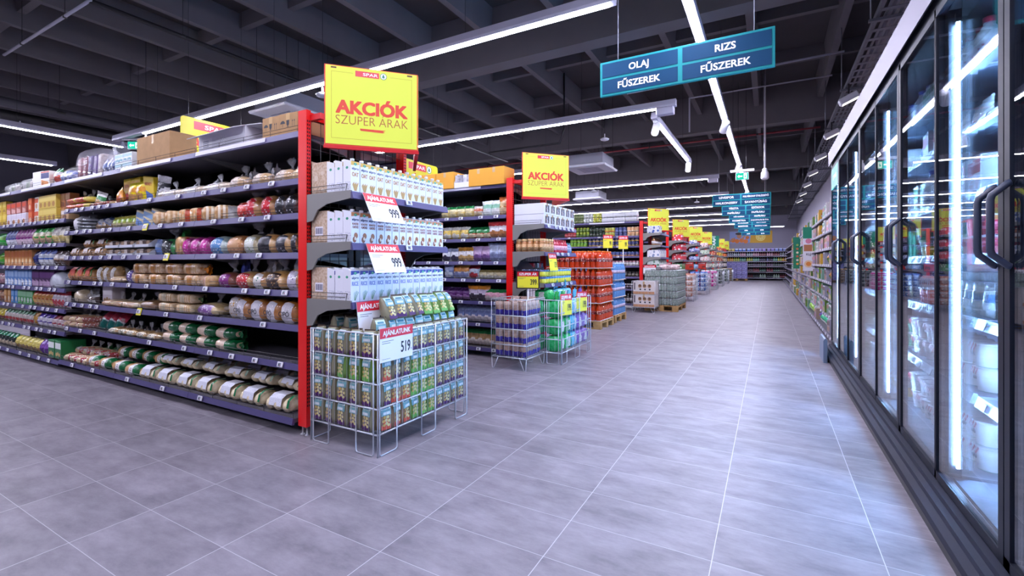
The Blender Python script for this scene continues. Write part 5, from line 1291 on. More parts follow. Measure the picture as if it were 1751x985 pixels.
C_(P_box('drink_carton', .11, .08, .205, '6c9cdc', 'a8c8f0', 'e8f0f8', style=1), 4, -9.100, -8.095, 8, 'sky blue carton')
C_(P_pouch('pasta_bag', .2, .1, .15, 'c8909c', 'e0c0c0', None, None, 'bag', 120), 4, -9.7, -9.123, 3, 'pink bag')
C_(P_pouch('muesli_bag', .16, .1, .2, 'f0e4e8', None, 'd03444', 'd83848', 'bag', 121), 5, -7.442, -7.050, 4, 'white bag with red fruit')
C_(P_pouch('muesli_bag', .16, .1, .2, 'b8602c', 'd89848', 'e8b868', 'c02c2c', 'bag', 122), 5, -8.075, -7.442, 5, 'amber bag with red top')
C_(P_box('drink_carton', .11, .08, .18, '4aa858', '98d0a0', 'e8f0e8', style=0), 5, -8.588, -8.075, 5, 'green carton')
C_(P_box('drink_carton', .11, .08, .18, '3c8cd0', '88b8e8', 'e8f0f8', style=0), 5, -8.850, -8.588, 2, 'azure carton')
C_(P_box('drink_carton', .11, .08, .18, 'c88c48', 'e0b070', 'f0e0c0', style=0), 5, -9.123, -8.850, 2, 'honey brown carton')
C_(P_pouch('pasta_bag', .2, .1, .16, 'a86c48', 'd8b090', None, None, 'bag', 123), 5, -9.7, -9.123, 3, 'brown bag')
C_(P_pouch('muesli_bag', .19, .12, .16, 'a83040', 'e0c8c8', 'e8dcd8', '98283c', 'bag', 124, picshape='low'), 6, -7.442, -7.017, 3, 'crimson bag')
C_(P_pouch('muesli_bag', .19, .12, .16, '4a3098', 'e4e0ec', 'ece8f0', '5838a8', 'bag', 125, picshape='low'), 6, -7.901, -7.442, 3, 'violet bag with white base')
C_(P_pouch('muesli_bag', .19, .1, .17, 'b8842c', 'd8a848', None, None, 'bag', 126), 6, -8.075, -7.901, 1, 'amber clear bag')
C_(P_pouch('muesli_bag', .13, .1, .16, 'ece4d8', None, 'b83c38', '3a7a48', 'bag', 127), 6, -9.100, -8.075, 8, 'cream bag with cherry picture')
C_(P_pouch('muesli_bag', .16, .1, .15, 'd8c83c', None, '8a3c2c', None, 'bag', 128), 6, -9.7, -9.123, 4, 'yellow bag')
C_(P_pouch('muesli_bag', .15, .12, .18, '5a2c80', '8c58b0', None, '6c3898', 'bag', 129), 7, -7.639, -7.372, 2, 'purple gathered bag', dy=-.05)
C_(P_pouch('muesli_bag', .15, .12, .17, 'd8c868', None, '8a7048', 'e0d468', 'bag', 130), 7, -8.461, -7.639, 6, 'yellow topped bag', dy=-.05)
C_(P_pouch('muesli_bag', .15, .12, .18, '26322c', None, 'c8b898', '1c7a50', 'bag', 131), 7, -9.7, -8.461, 9, 'black and green topped bag', dy=-.05)

# --- drink carton endcap
ZE = [z+.019 for z in EL]
for lv, (wd, wc, top, pic, nm) in enumerate(((['OAT'], 'b8823c', 'd8b050', 'oat', 'oat'), (['ROASTED', 'ALMOND'], '9a5a34', 'c08050', 'nut', 'almond'), (['RICE'], '8c94c8', '5a5cae', 'rice', 'rice'))):
    pcn = P_carton('drink_carton', wd, wc, 'e9ebf4', top, pic)
    wh = ['top', 'middle', 'lower'][lv]+' endcap shelf'
    fill_y(pcn, 2.105, 3.07, -2.39, ZE[lv], 13, 'white %s drink carton' % nm, wh)
    fill_y(pcn, 2.105, 2.63, -2.468, ZE[lv], 7, 'white %s drink carton in second row' % nm, wh)
    fill_y(pcn, 2.105, 2.40, -2.546, ZE[lv], 4, 'white %s drink carton in third row' % nm, wh)
    # torn brown shelf tray
    kb = MB().box(-.09, .09, -.12, -.116, 0, .225, mat('b89a7c', .75, noise=(60, .25), c2='d8c4ac'))
    kb.prism([(-.12, 0), (.16, 0), (.16, .19), (.1, .225), (-.12, .24)], -.09, -.086, mat('b89a7c', .75, noise=(60, .25), c2='d8c4ac'), 'x').box(-.09, .09, -.12, .16, 0, .004, KRAFT).box(-.09, .09, .156, .16, 0, .15, KRAFT)
    kp = MB()
    if lv == 0: kp.text('alpro', .04, .04, .022, -.1212, mat('e8dccc', .6), .02); kp.disc(-.04, .12, .02, -.1212, mat('d8c8b4', .6)); kp.disc(.02, .15, .015, -.1212, mat('d8c8b4', .6))
    else:
        kp.rect(-.05, .03, .06, .12, -.1212, mat('e8e4ec', .6))
        for k in range(9): kp.rect(-.044+.008*k, -.04+.008*k+.002*(k % 2), .07, .11, -.1214, mat('3c4060', .6))
    pkb = Proto('cardboard_tray', 'cardboard tray', kb, [('printing', kp)])
    spawn(pkb, (-2.66, 2.235, ZE[lv]), 0, 'brown printed cardboard tray behind the %s cartons on the %s' % (nm, wh), 'brown trays on the carton endcap')

# --- snack bags in the first basket
cl_ = [('4a1c5c', 'tan snack bag with purple print'), ('6ab04c', 'snack bag with green print'), ('d0543c', 'snack bag with orange red print')]
psn = [P_snack('snack_bag', c, 7+i, ['8e8a70', '6f9448', '9c8468'][i]) for i, (c, n) in enumerate(cl_)]
ly = ['bottom', 'second', 'third', 'top']
pat_x = [[0, 0, 0, 0, 0, 0], [0, 0, 0, 0, 0], [0, 0, 1, 1, 1], [0, 0, 0, 0, 0]]
pat_y = [[2, 2, 2, 1, 1, 1, 0, 0, 0, 0], [0, 2, 2, 1, 1, 1, 0, 0, 0, 0], [2, 0, 0, 1, 1, 1, 0, 0, 0, 0], [0, 0, 0, 0, 0, 0, 0, 0, 0, 0]]
for L_ in range(4):
    z = .142+.153*L_
    n = len(pat_x[L_])
    for k in range(5):
        x = -2.645+.113*k
        i = pat_x[L_][k]
        spawn(psn[i], (x, 2.115, z), R.uniform(-.2, .2), '%s, %s layer, %s from the red post side' % (cl_[i][1], ly[L_], ORD[k+1]), 'snack bags in the wire basket')
    for k in range(10):
        y = 2.16+.088*k
        i = pat_y[L_][k]
        spawn(psn[i], (-2.13, y, z), PI/2+R.uniform(-.2, .2), '%s, %s layer, %s along the aisle face' % (cl_[i][1], ly[L_], ORD[k+1]), 'snack bags in the wire basket')
for r_ in range(4):
    for k in range(9):
        i = 0 if (k < 5 or r_ > 2) else 1
        spawn(psn[i], (-2.21-.125*r_, 2.2+.093*k, .645+R.uniform(0, .03)), PI/2+R.uniform(-.25, .25), '%s standing in the basket, %s row in, %s along' % (cl_[i][1], ORD[r_+1], ORD[k+1]), 'snack bags in the wire basket')
for r_ in range(2):
    for k in range(8):
        i = 1 if k > 3 else 0
        spawn(psn[i], (-2.2-.16*r_, 2.3+.092*k, .80+R.uniform(0, .02)), PI/2+R.uniform(-.3, .3), '%s lying on the heap, %s row in, %s along' % (cl_[i][1], ORD[r_+1], ORD[k+1]), 'snack bags in the wire basket', None, (-.35, 0))

# --- rice cake gondola
yb2 = 5.11
def B_(p, lv, u0, u1, n, desc, rows=1, rowh=0, **k): fill(p, u0, u1, yb2, ZB[lv], n, desc, WR_[lv], rows, rowh, jit=.004, jr=.04, sc_=None if lv == 0 else (1.12, 1.1, 1.2), **k)
pyc = P_case('carton_box', .30, .26, .22, mat('dfa032', .7))
B_(pyc, 0, -3.16, -2.883, 1, 'yellow orange carton next to the post'); B_(pyc, 0, -3.359, -3.17, 1, 'yellow orange carton second from the post')
B_(P_display('display_tray', .27, .24, .2, 'e4e4e8', 4, ['c8c8d0', 'a8a8b4', 'e8e8f0']), 0, -3.650, -3.368, 1, 'open white tray with striped sides')
B_(pyc, 0, -3.924, -3.659, 1, 'yellow orange carton third from the post'); B_(pyc, 0, -4.6, -3.95, 2, 'yellow orange carton at the far end', src='from the others')
B_(P_pouch('rice_cake_bag', .13, .1, .2, 'd08c4c', 'e8c890', 'f0d8a8', 'c87038', 'bag', 140), 1, -2.995, -2.892, 1, 'tan bag')
B_(P_pouch('rice_cake_bag', .15, .08, .17, 'd8e8e0', '8cc8a8', 'f0f4f0', 'e8f0ec', 'bag', 141), 1, -3.259, -2.995, 2, 'mint green bag')
B_(P_pouch('rice_cake_bag', .15, .1, .12, 'ece4dc', 'c86848', 'e0c8a0', None, 'bag', 142), 1, -3.414, -3.259, 1, 'white bag with red band')
B_(P_pouch('rice_cake_bag', .14, .1, .13, 'd8c070', 'ece0a8', 'e8d8a0', '1c7a3c', 'bag', 143), 1, -3.934, -3.414, 4, 'yellow bag with green top')
B_(P_pouch('rice_cake_bag', .19, .1, .18, 'ececf0', None, 'c88858', 'd8484c', 'bag', 144), 2, -3.143, -2.900, 2, 'square white bag with red emblem')
B_(P_pouch('rice_cake_bag', .15, .1, .13, 'c86850', '2c8a48', 'ecd8b0', '1f7a40', 'bag', 145), 2, -3.479, -3.143, 3, 'red bag with round picture and green top')
B_(P_pouch('rice_cake_bag', .16, .1, .14, 'e8c860', None, 'f0ecd8', 'f0f0e8', 'bag', 146), 2, -3.904, -3.479, 3, 'white and yellow bag')
B_(P_pouch('rice_cake_bag', .19, .1, .2, 'b4c4e4', 'ccd8f0', '8c94b8', 'd0dcf4', 'bag', 147), 3, -3.143, -2.900, 2, 'pale blue bag')
B_(P_pouch('rice_cake_bag', .18, .1, .17, 'b890c0', 'd8b8d8', '7c5890', 'c8a8d0', 'bag', 148), 3, -3.396, -3.143, 2, 'mauve bag')
B_(P_pouch('rice_cake_bag', .17, .1, .16, 'ece8e4', None, 'd8b070', 'd89840', 'bag', 149), 3, -3.640, -3.396, 2, 'white bag with orange top')
B_(P_pouch('rice_cake_bag', .17, .1, .15, 'e8e8ec', None, '4a4458', 'a8b0c8', 'bag', 150), 3, -3.904, -3.640, 2, 'white bag with dark picture')
B_(P_pouch('rice_cake_bag', .15, .09, .1, 'e0d4a8', None, 'f0ecd8', '8a7a48', 'bag', 151), 4, -3.304, -2.892, 4, 'small cream bag')
B_(P_pouch('rice_cake_bag', .17, .1, .15, 'ccd0dc', None, 'b83840', 'a83038', 'bag', 152), 4, -3.498, -3.304, 1, 'red banded bag')
B_(P_pouch('rice_cake_bag', .17, .1, .16, 'dcd8dc', 'e09848', '98a0c8', 'd88838', 'bag', 153), 4, -3.707, -3.498, 2, 'white bag with orange stripe')
B_(P_pouch('rice_cake_bag', .17, .1, .18, '8c9cd0', 'c0cce8', 'e8ecf4', None, 'bag', 154), 4, -3.904, -3.707, 1, 'blue bag')
B_(P_pouch('rice_cake_bag', .17, .12, .13, 'd8a0b0', None, 'e8d8d0', '2c8048', 'bag', 155), 5, -3.205, -2.900, 3, 'pink bag with green top')
B_(P_pouch('rice_cake_bag', .2, .12, .17, 'e0dce0', 'b8a8b8', '48404c', 'd88830', 'bag', 156), 5, -3.461, -3.205, 2, 'white bag with big orange top')
B_(P_pouch('rice_cake_bag', .18, .12, .14, '5c2c6c', None, 'a878b0', '3c2050', 'bag', 157), 5, -3.904, -3.461, 4, 'dark purple bag')
B_(P_pouch('rice_cake_bag', .19, .12, .18, '8898c8', None, 'e8e4e4', 'a8b8dc', 'bag', 158), 6, -3.630, -3.125, 5, 'blue bag with white round cake')
B_(P_pouch('rice_cake_bag', .21, .12, .18, 'b89868', None, 'f0e8d8', '2a7a44', 'bag', 159), 7, -3.536, -3.108, 4, 'tan bag with green top')

# --- jar and can endcap
wj = ['top jar endcap shelf', 'middle jar endcap shelf', 'lower can endcap shelf']
wx = P_case('display_case', .16, .41, .13, mat('e0e0e8', .6), cat='display case')
pf = MB(); pf.rect(-.055, -.005, .02, .11, -.2062, prt('2c3038', 'c89878', 60, .35)); pf.rect(.012, .06, .02, .11, -.2062, prt('383c48', 'd8c0b0', 60, .35))
wx.parts.append(('printed_front', pf.mesh('printed_front')))
fill_y(wx, 5.02, 5.98, -2.55, ZE[0], 6, 'white pictured case', wj[0], 2, .132, start=0)
def grid(p, x0, dx, nx, y0, dy, ny, z, desc, where, rz=PI/2):
    for j in range(ny):
        for i in range(nx):
            spawn(p, (x0-dx*i, y0+dy*j, z), rz+R.uniform(-.1, .1), '%s, %s along and %s deep on %s' % (desc, ORD[j+1], ORD[i+1], where), desc+' on '+where)
pjt = P_jar('glass_jar', .038, .165, 'b07848', 'd8b078', 'c89868', c2='e8c890')
grid(pjt, -2.39, .08, 5, 5.06, .08, 1, ZE[1], 'tan jar with tan lid', wj[1]); grid(pjt, -2.39, .08, 1, 5.14, .08, 3, ZE[1], 'tan jar of the front row', wj[1])
grid(P_bottle('sauce_bottle', .034, .17, 'c83040', 'd84858', 'e8b0b8', cat='bottle', c2='c02838'), -2.39, .08, 2, 5.40, .072, 6, ZE[1], 'red and pink bottle', wj[1])
grid(P_bottle('sauce_bottle', .032, .14, '6c88a8', '2c8a80', 'a8b8d0', c2='684880'), -2.39, .08, 1, 5.84, .07, 2, ZE[1], 'teal capped bottle', wj[1])
pca = P_can('tin_can', .038, .085, '3c8cc8', 'e8d838', band='e8dc40'); pca2 = P_can('tin_can', .038, .085, '24407c', 'e0d84c', band='e8dc40')
for q, rw in enumerate(('lower', 'upper')):
    grid(pca2, -2.385, .08, 4, 5.06, .08, 1, ZE[2]+.087*q, 'dark blue can, %s layer' % rw, 'the can endcap end')
    grid(pca, -2.385, .08, 1, 5.14, .08, 10, ZE[2]+.087*q, 'blue and yellow can, %s layer' % rw, 'the can endcap')
spawn(P_display('display_tray', .3, .3, .12, '4a4450', 5, ['a83040', '2c3a60', 'd8d8dc']), (-2.7, 5.3, ZE[2]+.15), PI/2, 'dark tray of small packs seen behind the wire of the can endcap')

# --- tan and purple bags, wrapped packs
ptb = P_pouch('nut_bag', .105, .075, .155, 'b49474', None, 'cfc08c', 'c8a890', 'bag', 160); pbb = P_pouch('nut_bag', .105, .075, .155, '3c3098', None, 'd0c090', 'b49474', 'bag', 161)
ptb = P_pouch('nut_bag', .105, .075, .155, 'b09080', None, '3a2c94', 'c4a898', 'bag', 162, picshape='low')
for L_ in range(4):
    z = .142+.152*L_; lr = ly[L_]+' layer'
    for k in range(4): spawn(ptb, (-2.69+.104*k, 4.545, z), R.uniform(-.1, .1), 'tan and purple bag, %s, %s across the hairpin basket' % (lr, ORD[k+1]), 'tan and purple bags in the hairpin basket')
    for k in range(4): spawn(ptb, (-2.365, 4.56+.1*k, z), PI/2+R.uniform(-.1, .1), 'tan and purple bag, %s, %s along the aisle face of the hairpin basket' % (lr, ORD[k+1]), 'tan and purple bags in the hairpin basket')
for r_ in range(3):
    for k in range(3): spawn(ptb, (-2.66+.11*k, 4.65+.1*r_, .58+.03*r_), R.uniform(-.4, .4), 'tan bag heaped inside the hairpin basket, row %s, %s across' % (ORD[r_+1], ORD[k+1]), 'tan and purple bags in the hairpin basket', None, (-.3, 0))
def P_wrap(name, w_, d, h, c, c2, seed):
    mb = blob(w_, d, h, 5, .6, 12, 14, .035, None, film(c, c2), seed, flat=.05)
    parts = [('carry_handle', tail(0, h*.9, .05, .05, film(c, c2), .09, seed=seed))]
    parts.append(('printed_picture', blob(w_, d, h, 5, .6, 12, 14, .035, None, prt('dcd8d4', c, 50, .3), seed, lambda t, a: abs(t) < .35 and 150 < a < 215, 1.025, flat=.05)))
    return Proto(name, 'wrapped pack', mb, parts)
wr = [(P_wrap('wrapped_pack', .22, .2, .19, '12a048', '38c06c', 170), 'green'), (P_wrap('wrapped_pack', .22, .2, .19, '48b0d8', '88d0e8', 171), 'light blue'), (P_wrap('wrapped_pack', .22, .2, .19, '7848a8', '9c70c8', 172), 'purple')]
for L_ in range(3):
    z = .145+.2*L_
    for k in range(5):
        p, c = wr[0 if k < 2 else (1 if k == 2 else (2 if L_ < 2 or k == 4 else 1))]
        spawn(p, (-2.235, 5.09+.195*k, z), PI/2+R.uniform(-.08, .08), 'shiny %s wrapped pack, %s layer, %s along the long basket' % (c, ['bottom', 'middle', 'upper'][L_], ORD[k+1]), 'wrapped packs in the long basket')
        if k < 1 or L_ == 2: spawn(p, (-2.48, 5.09+.195*k, z), 0 if k < 1 else PI/2, 'shiny %s wrapped pack of the back row, %s layer, %s along the long basket' % (c, ['bottom', 'middle', 'upper'][L_], ORD[k+1]), 'wrapped packs in the long basket')
for k in range(3): spawn(wr[0 if k < 1 else 1][0], (-2.4+.02*k, 5.15+.22*k, .72), .4*k, 'shiny %s pack on top of the long basket, %s along' % (['green', 'blue', 'pale blue'][k], ORD[k+1]), 'wrapped packs in the long basket', (1, 1, .8))

# --- drink pallets
po = P_multipack('drink_pack', 3, 2, .049, .305, 'd03c08', 'f07818', '8c1408', clear((1, .8, .6), .07), c2='f0d0b0')
pwt = P_multipack('drink_pack', 3, 2, .049, .335, '5c98d4', 'c8d8ec', 'd8c8dc', clear((.75, .87, 1.0), .1), c2='5c90cc')
m_sheet = mat('c8ac88', .8)
def stack(p, x0, y0, nx, ny, wx_, wy_, layers, lh, z0, desc, where, rz=0, sheets=True):
    for q in range(layers):
        z = z0+q*lh
        for i in range(nx):
            for j in range(ny):
                if not (j == 0 or i == nx-1 or q == layers-1): continue
                spawn(p, (x0+wx_*(i+.5)+R.uniform(-.003, .003), y0+wy_*(j+.5), z+.003), rz, '%s, %s layer, %s across and %s deep' % (desc, ORD[q+1], ORD[i+1], ORD[j+1]), desc+' on '+where)
        if sheets and q < layers-1:
            sh = MB().box(-nx*wx_/2-.01, nx*wx_/2+.01, -ny*wy_/2-.01, ny*wy_/2+.01, -.002, .002, m_sheet).build('cardboard_sheet', None, (x0+nx*wx_/2, y0+ny*wy_/2, z+lh))
            tag(sh, 'cardboard sheet over the %s layer of %s packs' % (ORD[q+1], desc.split()[0]), 'cardboard sheet', 'cardboard sheets between the drink packs')
stack(po, -3.81, 7.945, 4, 4, .298, .198, 4, .314, .146, 'orange six bottle drink pack', 'the pallet')
stack(pwt, -3.85, 8.975, 4, 4, .298, .198, 3, .348, .146, 'blue six bottle water pack', 'the pallet')
def P_cans(name, nx, ny, r, h, c, c2, film_c):
    mb = MB(); W_, D_ = nx*2*r, ny*2*r
    for i in range(nx):
        for j in range(ny):
            o = (-W_/2+r*(2*i+1), -D_/2+r*(2*j+1), 0)
            mb.lathe([(r*.9, 0), (r*.97, h*.06), (r*.97, h*.92), (r*.8, h*.99), (r*.74, h*.97)], 10, [mat('b8bcc0', .3, metal=.8), prt(c, c2, 40, .3), mat('b8bcc0', .3, metal=.8), mat('b8bcc0', .3, metal=.8)], o)
    return Proto(name, 'can pack', mb, [('shrink_wrap', MB().cbox(-W_/2-.002, W_/2+.002, -D_/2-.002, D_/2+.002, .004, h*.985, film_c, .02))])
pcg = P_cans('can_pack', 3, 2, .033, .17, '4c6858', 'a8b8b0', clear((.9, .95, .95), .22))
stack(pcg, -2.72, 11.68, 4, 9, .2, .133, 5, .173, .146, 'grey green six can pack', 'the brown pallet', sheets=False)
fill(P_pouch('tissue_pack', .24, .16, .13, 'e8c8c8', 'f0e0dc', None, None, 'packet', 180), -2.72, -1.94, 11.85, 1.015, 3, 'pinkish white soft pack', 'top of the can pallet', jit=.02)
fill(P_pouch('tissue_pack', .24, .16, .13, 'ecd8d4', 'e0b8b8', None, None, 'packet', 181), -2.72, -1.94, 12.2, 1.015, 3, 'pale soft pack of the back row', 'top of the can pallet', jit=.02)
pbx = P_case('pictured_box', .5, .44, .30, mat('e0d8d4', .55), cat='box')
pf = MB()
for k in range(3):
    cx = -.11+.11*k; pf.disc(cx+.02, .19, .045, -.2215, mat('b08458', .5)); pf.disc(cx+.02, .2, .03, -.2220, mat('6a4a34', .5)); pf.disc(cx+.03, .11, .02, -.2215, INK); pf.plate([(cx, .12), (cx+.05, .13), (cx+.03, .09)], -.2217, INK)
pf.rect(-.245, .245, .0, .06, -.2213, mat('c8946c', .5)); pf.rect(-.23, -.2, .1, .27, -.2213, mat('4a4048', .5))
pbx.parts.append(('printed_front', pf.mesh('printed_front')))
for k in range(2): spawn(pbx, (-2.61, 11.37, .137+.305*k), 0, '%s of the two pictured white boxes in the hairpin basket before the canned food' % ['lower', 'upper'][k], 'pictured boxes in the wire basket')

# --- canned food gondola
ZCN = [z+.017 for z in LC]; yb3 = 11.87
def N_(p, lv, u0, u1, n, desc, rows=1, rowh=0, **k): fill(p, u0, u1, yb3, ZCN[lv], n, desc, WN[lv], rows, rowh, jit=.004, jr=.03, **k)
pjr = lambda c, l_, lb, c2=None: P_jar('glass_jar', .042, .13, c, l_, lb, c2=c2)
pcn_ = lambda c, c2: P_can('tin_can', .05, .12, c, c2)
N_(P_cans('can_pack', 4, 2, .04, .13, 'b8bcc4', 'd8dce0', clear((1, 1, 1), .5)), 0, -3.852, -2.931, 3, 'white wrapped jar pack', rows=2, rowh=.135)
N_(pjr('8c9838', 'd8c850', 'a8b048', 'e0d070'), 0, -4.109, -3.852, 3, 'yellow green jar', rows=2, rowh=.132)
N_(pjr('98a098', 'c8c8c8', 'b8bcb8'), 0, -4.372, -4.109, 3, 'grey jar', rows=2, rowh=.132)
N_(pjr('4c5c38', '6c7848', '788458'), 0, -4.674, -4.372, 4, 'dark green jar', rows=2, rowh=.132)
N_(pcn_('d8a878', 'f0d8b8'), 1, -3.200, -2.887, 3, 'tan can', rows=2, rowh=.122); N_(pcn_('3c4478', '8c98c8'), 1, -3.522, -3.200, 3, 'navy can', rows=2, rowh=.122)
N_(pcn_('a8b048', 'e08838'), 1, -3.773, -3.522, 3, 'lime and orange can', rows=2, rowh=.122); N_(pjr('2c2c28', '1c3c24', '3c4838'), 1, -4.207, -3.773, 5, 'blackish jar', rows=2, rowh=.132)
N_(pjr('6c8428', 'a8b83c', '58702c'), 1, -4.590, -4.207, 4, 'olive green jar', rows=2, rowh=.132); N_(pjr('883438', 'c84848', 'a85050'), 1, -4.931, -4.590, 4, 'red jar', rows=2, rowh=.132)
N_(pcn_('24346c', 'd8b868'), 2, -4.240, -2.887, 13, 'dark blue can with gold print', rows=2, rowh=.122)
N_(pcn_('5c9028', 'a8d048'), 2, -4.759, -4.273, 5, 'bright green can', rows=2, rowh=.122)
N_(pcn_('34508c', 'e0a070'), 3, -3.694, -2.887, 8, 'blue and orange can')
N_(pjr('c8c8c8', 'e090a0', 'e8e4e4'), 4, -3.600, -2.887, 8, 'white jar with pink lid'); N_(pjr('3c3838', '4c4444', '58544c', 'e0d8c0'), 5, -3.383, -2.887, 5, 'dark jar with pale label')
N_(pjr('2c2430', 'd8d0d0', '48384c', 'e0d8d8'), 6, -3.383, -2.887, 6, 'purple black jar'); N_(P_bottle('oil_bottle', .04, .24, '2c2c34', 'e8e4e8', 'd8d0d0', c2='4c4858'), 7, -3.383, -2.887, 6, 'dark bottle with white cap')

# --- far endcaps and their baskets
def P_tray(name, w_, d, h, c, c2, cat='display case'):
    mb = MB().cbox(-w_/2, w_/2, -d/2, d/2, 0, h, prt(c, c2, 14, .4), .01); return Proto(name, cat, mb)
pal = {
 11.75: [['d8dce0', '3c5ca8'], ['c89878', 'e8e4e4'], ['e8e8ec', '8898b8'], ['d8e4dc', '5c8c68']],
 15.15: [['d8303c', 'f0e0e0'], ['c8283c', 'f0ecec'], ['d83c48', 'e8d8d8'], ['4c9858', 'e0e8e0']],
 18.5: [['d8d8ec', '5868b8'], ['8890d0', 'e8e8f4'], ['c8d0ec', '6878c0'], ['98c0e8', 'e8f0f8']],
 21.9: [['e8d8d0', 'b88878'], ['d8e4d0', '98b890'], ['f0e4e0', 'd89890'], ['e0c8c0', 'f0f0e8']],
 25.2: [['4c8c58', 'e8e8e0'], ['b84c3c', 'e8d8a8'], ['c8c0b0', '884848'], ['d8d4c8', '6c8c5c']],
 28.6: [['b83c34', 'e0c868'], ['d8b848', '8c4430'], ['a8482c', 'e0d0b0'], ['d8d8d8', 'a86858']],
 31.9: [['b83838', '682828'], ['d87838', '98382c'], ['c8b898', '7c5c48'], ['d8d0c8', '98847c']]}
for gi, gy in enumerate([11.75]+FAR):
    for lv, z in enumerate([1.9, 1.6, 1.3, 1.05] if gy < 12 else [1.85, 1.55, 1.25, .95]):
        c, c2 = pal[gy][lv]
        if gy > 15 and gy < 16 and lv < 3:
            p = P_tray('slanted_pack', .11, .3, .2, c, c2); tl = (0, .25)
        elif 18 < gy < 19: p = blob(.28, .3, .2, 5, .6, 10, 12, .02, None, prt(c, c2, 16, .4), 4); p = Proto('paper_roll_pack', 'paper pack', p); tl = (0, 0)
        elif gy < 12 and lv in (1,): p = P_bottle('sauce_bottle', .05, .2, 'a87850', 'd8c8b8', 'e8e4e4'); tl = (0, 0)
        else: p = P_tray('display_case', .22, .3, .19, c, c2); tl = (0, 0)
        n = 7 if 'slanted' in p.name else (8 if 'bottle' in p.name else (3 if 'roll' in p.name else 4))
        fill_y(p, gy+.04, gy+.96, -2.53, z+.02, n, {'slanted_pack': 'red and white slanted pack', 'paper_roll_pack': 'blue and white paper pack', 'sauce_bottle': 'brown bottle with white label'}.get(p.name, 'printed case'), '%s shelf of the %s endcap' % (S7[lv], ORD[gi+3]), src='along the face')
        if tl[1]: 
            for o in list(COL.objects)[-n:]: o.rotation_euler[1] = tl[1]
bas = [('pink and tan', 'd89880', 'f0dcd0'), ('blue', '5c80c8', 'c8d8f0'), ('white and magenta', 'e8e0e8', 'e030a0'), ('grey and dark', '98a098', '40484c'), ('grey green', 'a8b0a8', '586860'), ('tan and brown', 'b09878', '6c5848')]
for i, gy in enumerate(FAR):
    nm, c, c2 = bas[i]
    pp = P_pouch('soft_pack', .17, .14, .2, c, c2, c2, None, 'packet', 190+i)
    for L_ in range(4):
        for k in range(3): spawn(pp, (-2.53+.18*k, gy-.02, .145+.17*L_), 0, '%s soft pack, %s layer, %s across the narrow face, before the %s endcap' % (nm, ly[L_], ORD[k+1], ORD[i+4]), '%s packs in the far basket' % nm)
        for k in range(4): spawn(pp, (-2.1, gy+.08+.18*k, .145+.17*L_), PI/2, '%s soft pack, %s layer, %s along the basket face, before the %s endcap' % (nm, ly[L_], ORD[k+1], ORD[i+4]), '%s packs in the far basket' % nm)
plv = P_tray('shrink_pack', .29, .19, .26, '8c88c8', 'b8b8e4', 'bottle pack')
for L_ in range(4):
    for i in range(4): 
        spawn(plv, (-2.3+.3*i, 33.72, .146+.27*L_), 0, 'lavender pack, %s layer, %s across the face of the pallet by the back wall' % (ly[L_], ORD[i+1]), 'lavender packs on the pallet by the back wall')
        if i == 3 or L_ == 3:
            for j in (1, 2, 3): spawn(plv, (-2.3+.3*i, 33.72+.19*j, .146+.27*L_), 0, 'lavender pack, %s layer, %s across, %s deep, pallet by the back wall' % (ly[L_], ORD[i+1], ORD[j+1]), 'lavender packs on the pallet by the back wall')

# --- back wall bottles
ZK = [z+.017 for z in LK]
kc = [[('5c74b8', 'c8d0e8'), ('7468b0', 'b8b0d8'), ('3c6cc8', 'e8ecf4'), ('c8b048', 'e8e0b0'), ('5858a0', 'a8a8d0')], [('c8c8d0', '98a0b0'), ('88404c', 'c8a0a0'), ('d8a0b8', 'f0d0dc'), ('a8b8c0', 'e0e8ec')], [('4c5c98', 'a8b0d0'), ('2c2c3c', '8c8ca0'), ('48a888', 'c0e0d0'), ('b8c83c', 'e8f0a0'), ('e8a020', 'f4d890')], [('24242c', 'e8e8ec'), ('3c5050', 'd8e0dc'), ('584060', 'd8c8dc')], [('30202c', 'c8b0b8'), ('284038', 'a8c8b8'), ('8c2c40', 'd8a0a8')], [('5c2030', 'c88890'), ('a8c8b8', 'e0ece4'), ('2c3038', '889098')]]
kn = [['blue', 'violet', 'royal blue', 'yellow', 'indigo'], ['silver', 'maroon', 'pink', 'pale teal'], ['slate blue', 'black', 'mint', 'lime', 'orange'], ['black', 'dark green', 'plum'], ['dark plum', 'dark green', 'crimson'], ['wine red', 'pale green', 'charcoal']]
for lv in range(6):
    pk = [P_bottle('drink_bottle', .055, .25, a, b, b, n=8) if lv else P_box('carton_box', .17, .2, .2, a, b) for a, b in kc[lv]]
    if lv == 0: n, wd = 5, .23
    else: n, wd = 9, .13
    for bay in range(3):
        for k in range(n):
            x = 1.0-1.2*bay-wd*(k+.5)
            ii = (k//3+bay) % len(pk) if lv != 2 or bay else min(len(pk)-1, max(0, 4-k//2))
            spawn(pk[ii], (x, 35.6, ZK[lv]), 0, '%s drink %s, %s along the %s back wall shelf, %s bay from the corner' % (kn[lv][ii], 'box' if lv == 0 else 'bottle', ORD[k+1], S7[lv], ORD[bay+1]), 'drinks on the back wall, shelf %d bay %d' % (lv+1, bay+1))

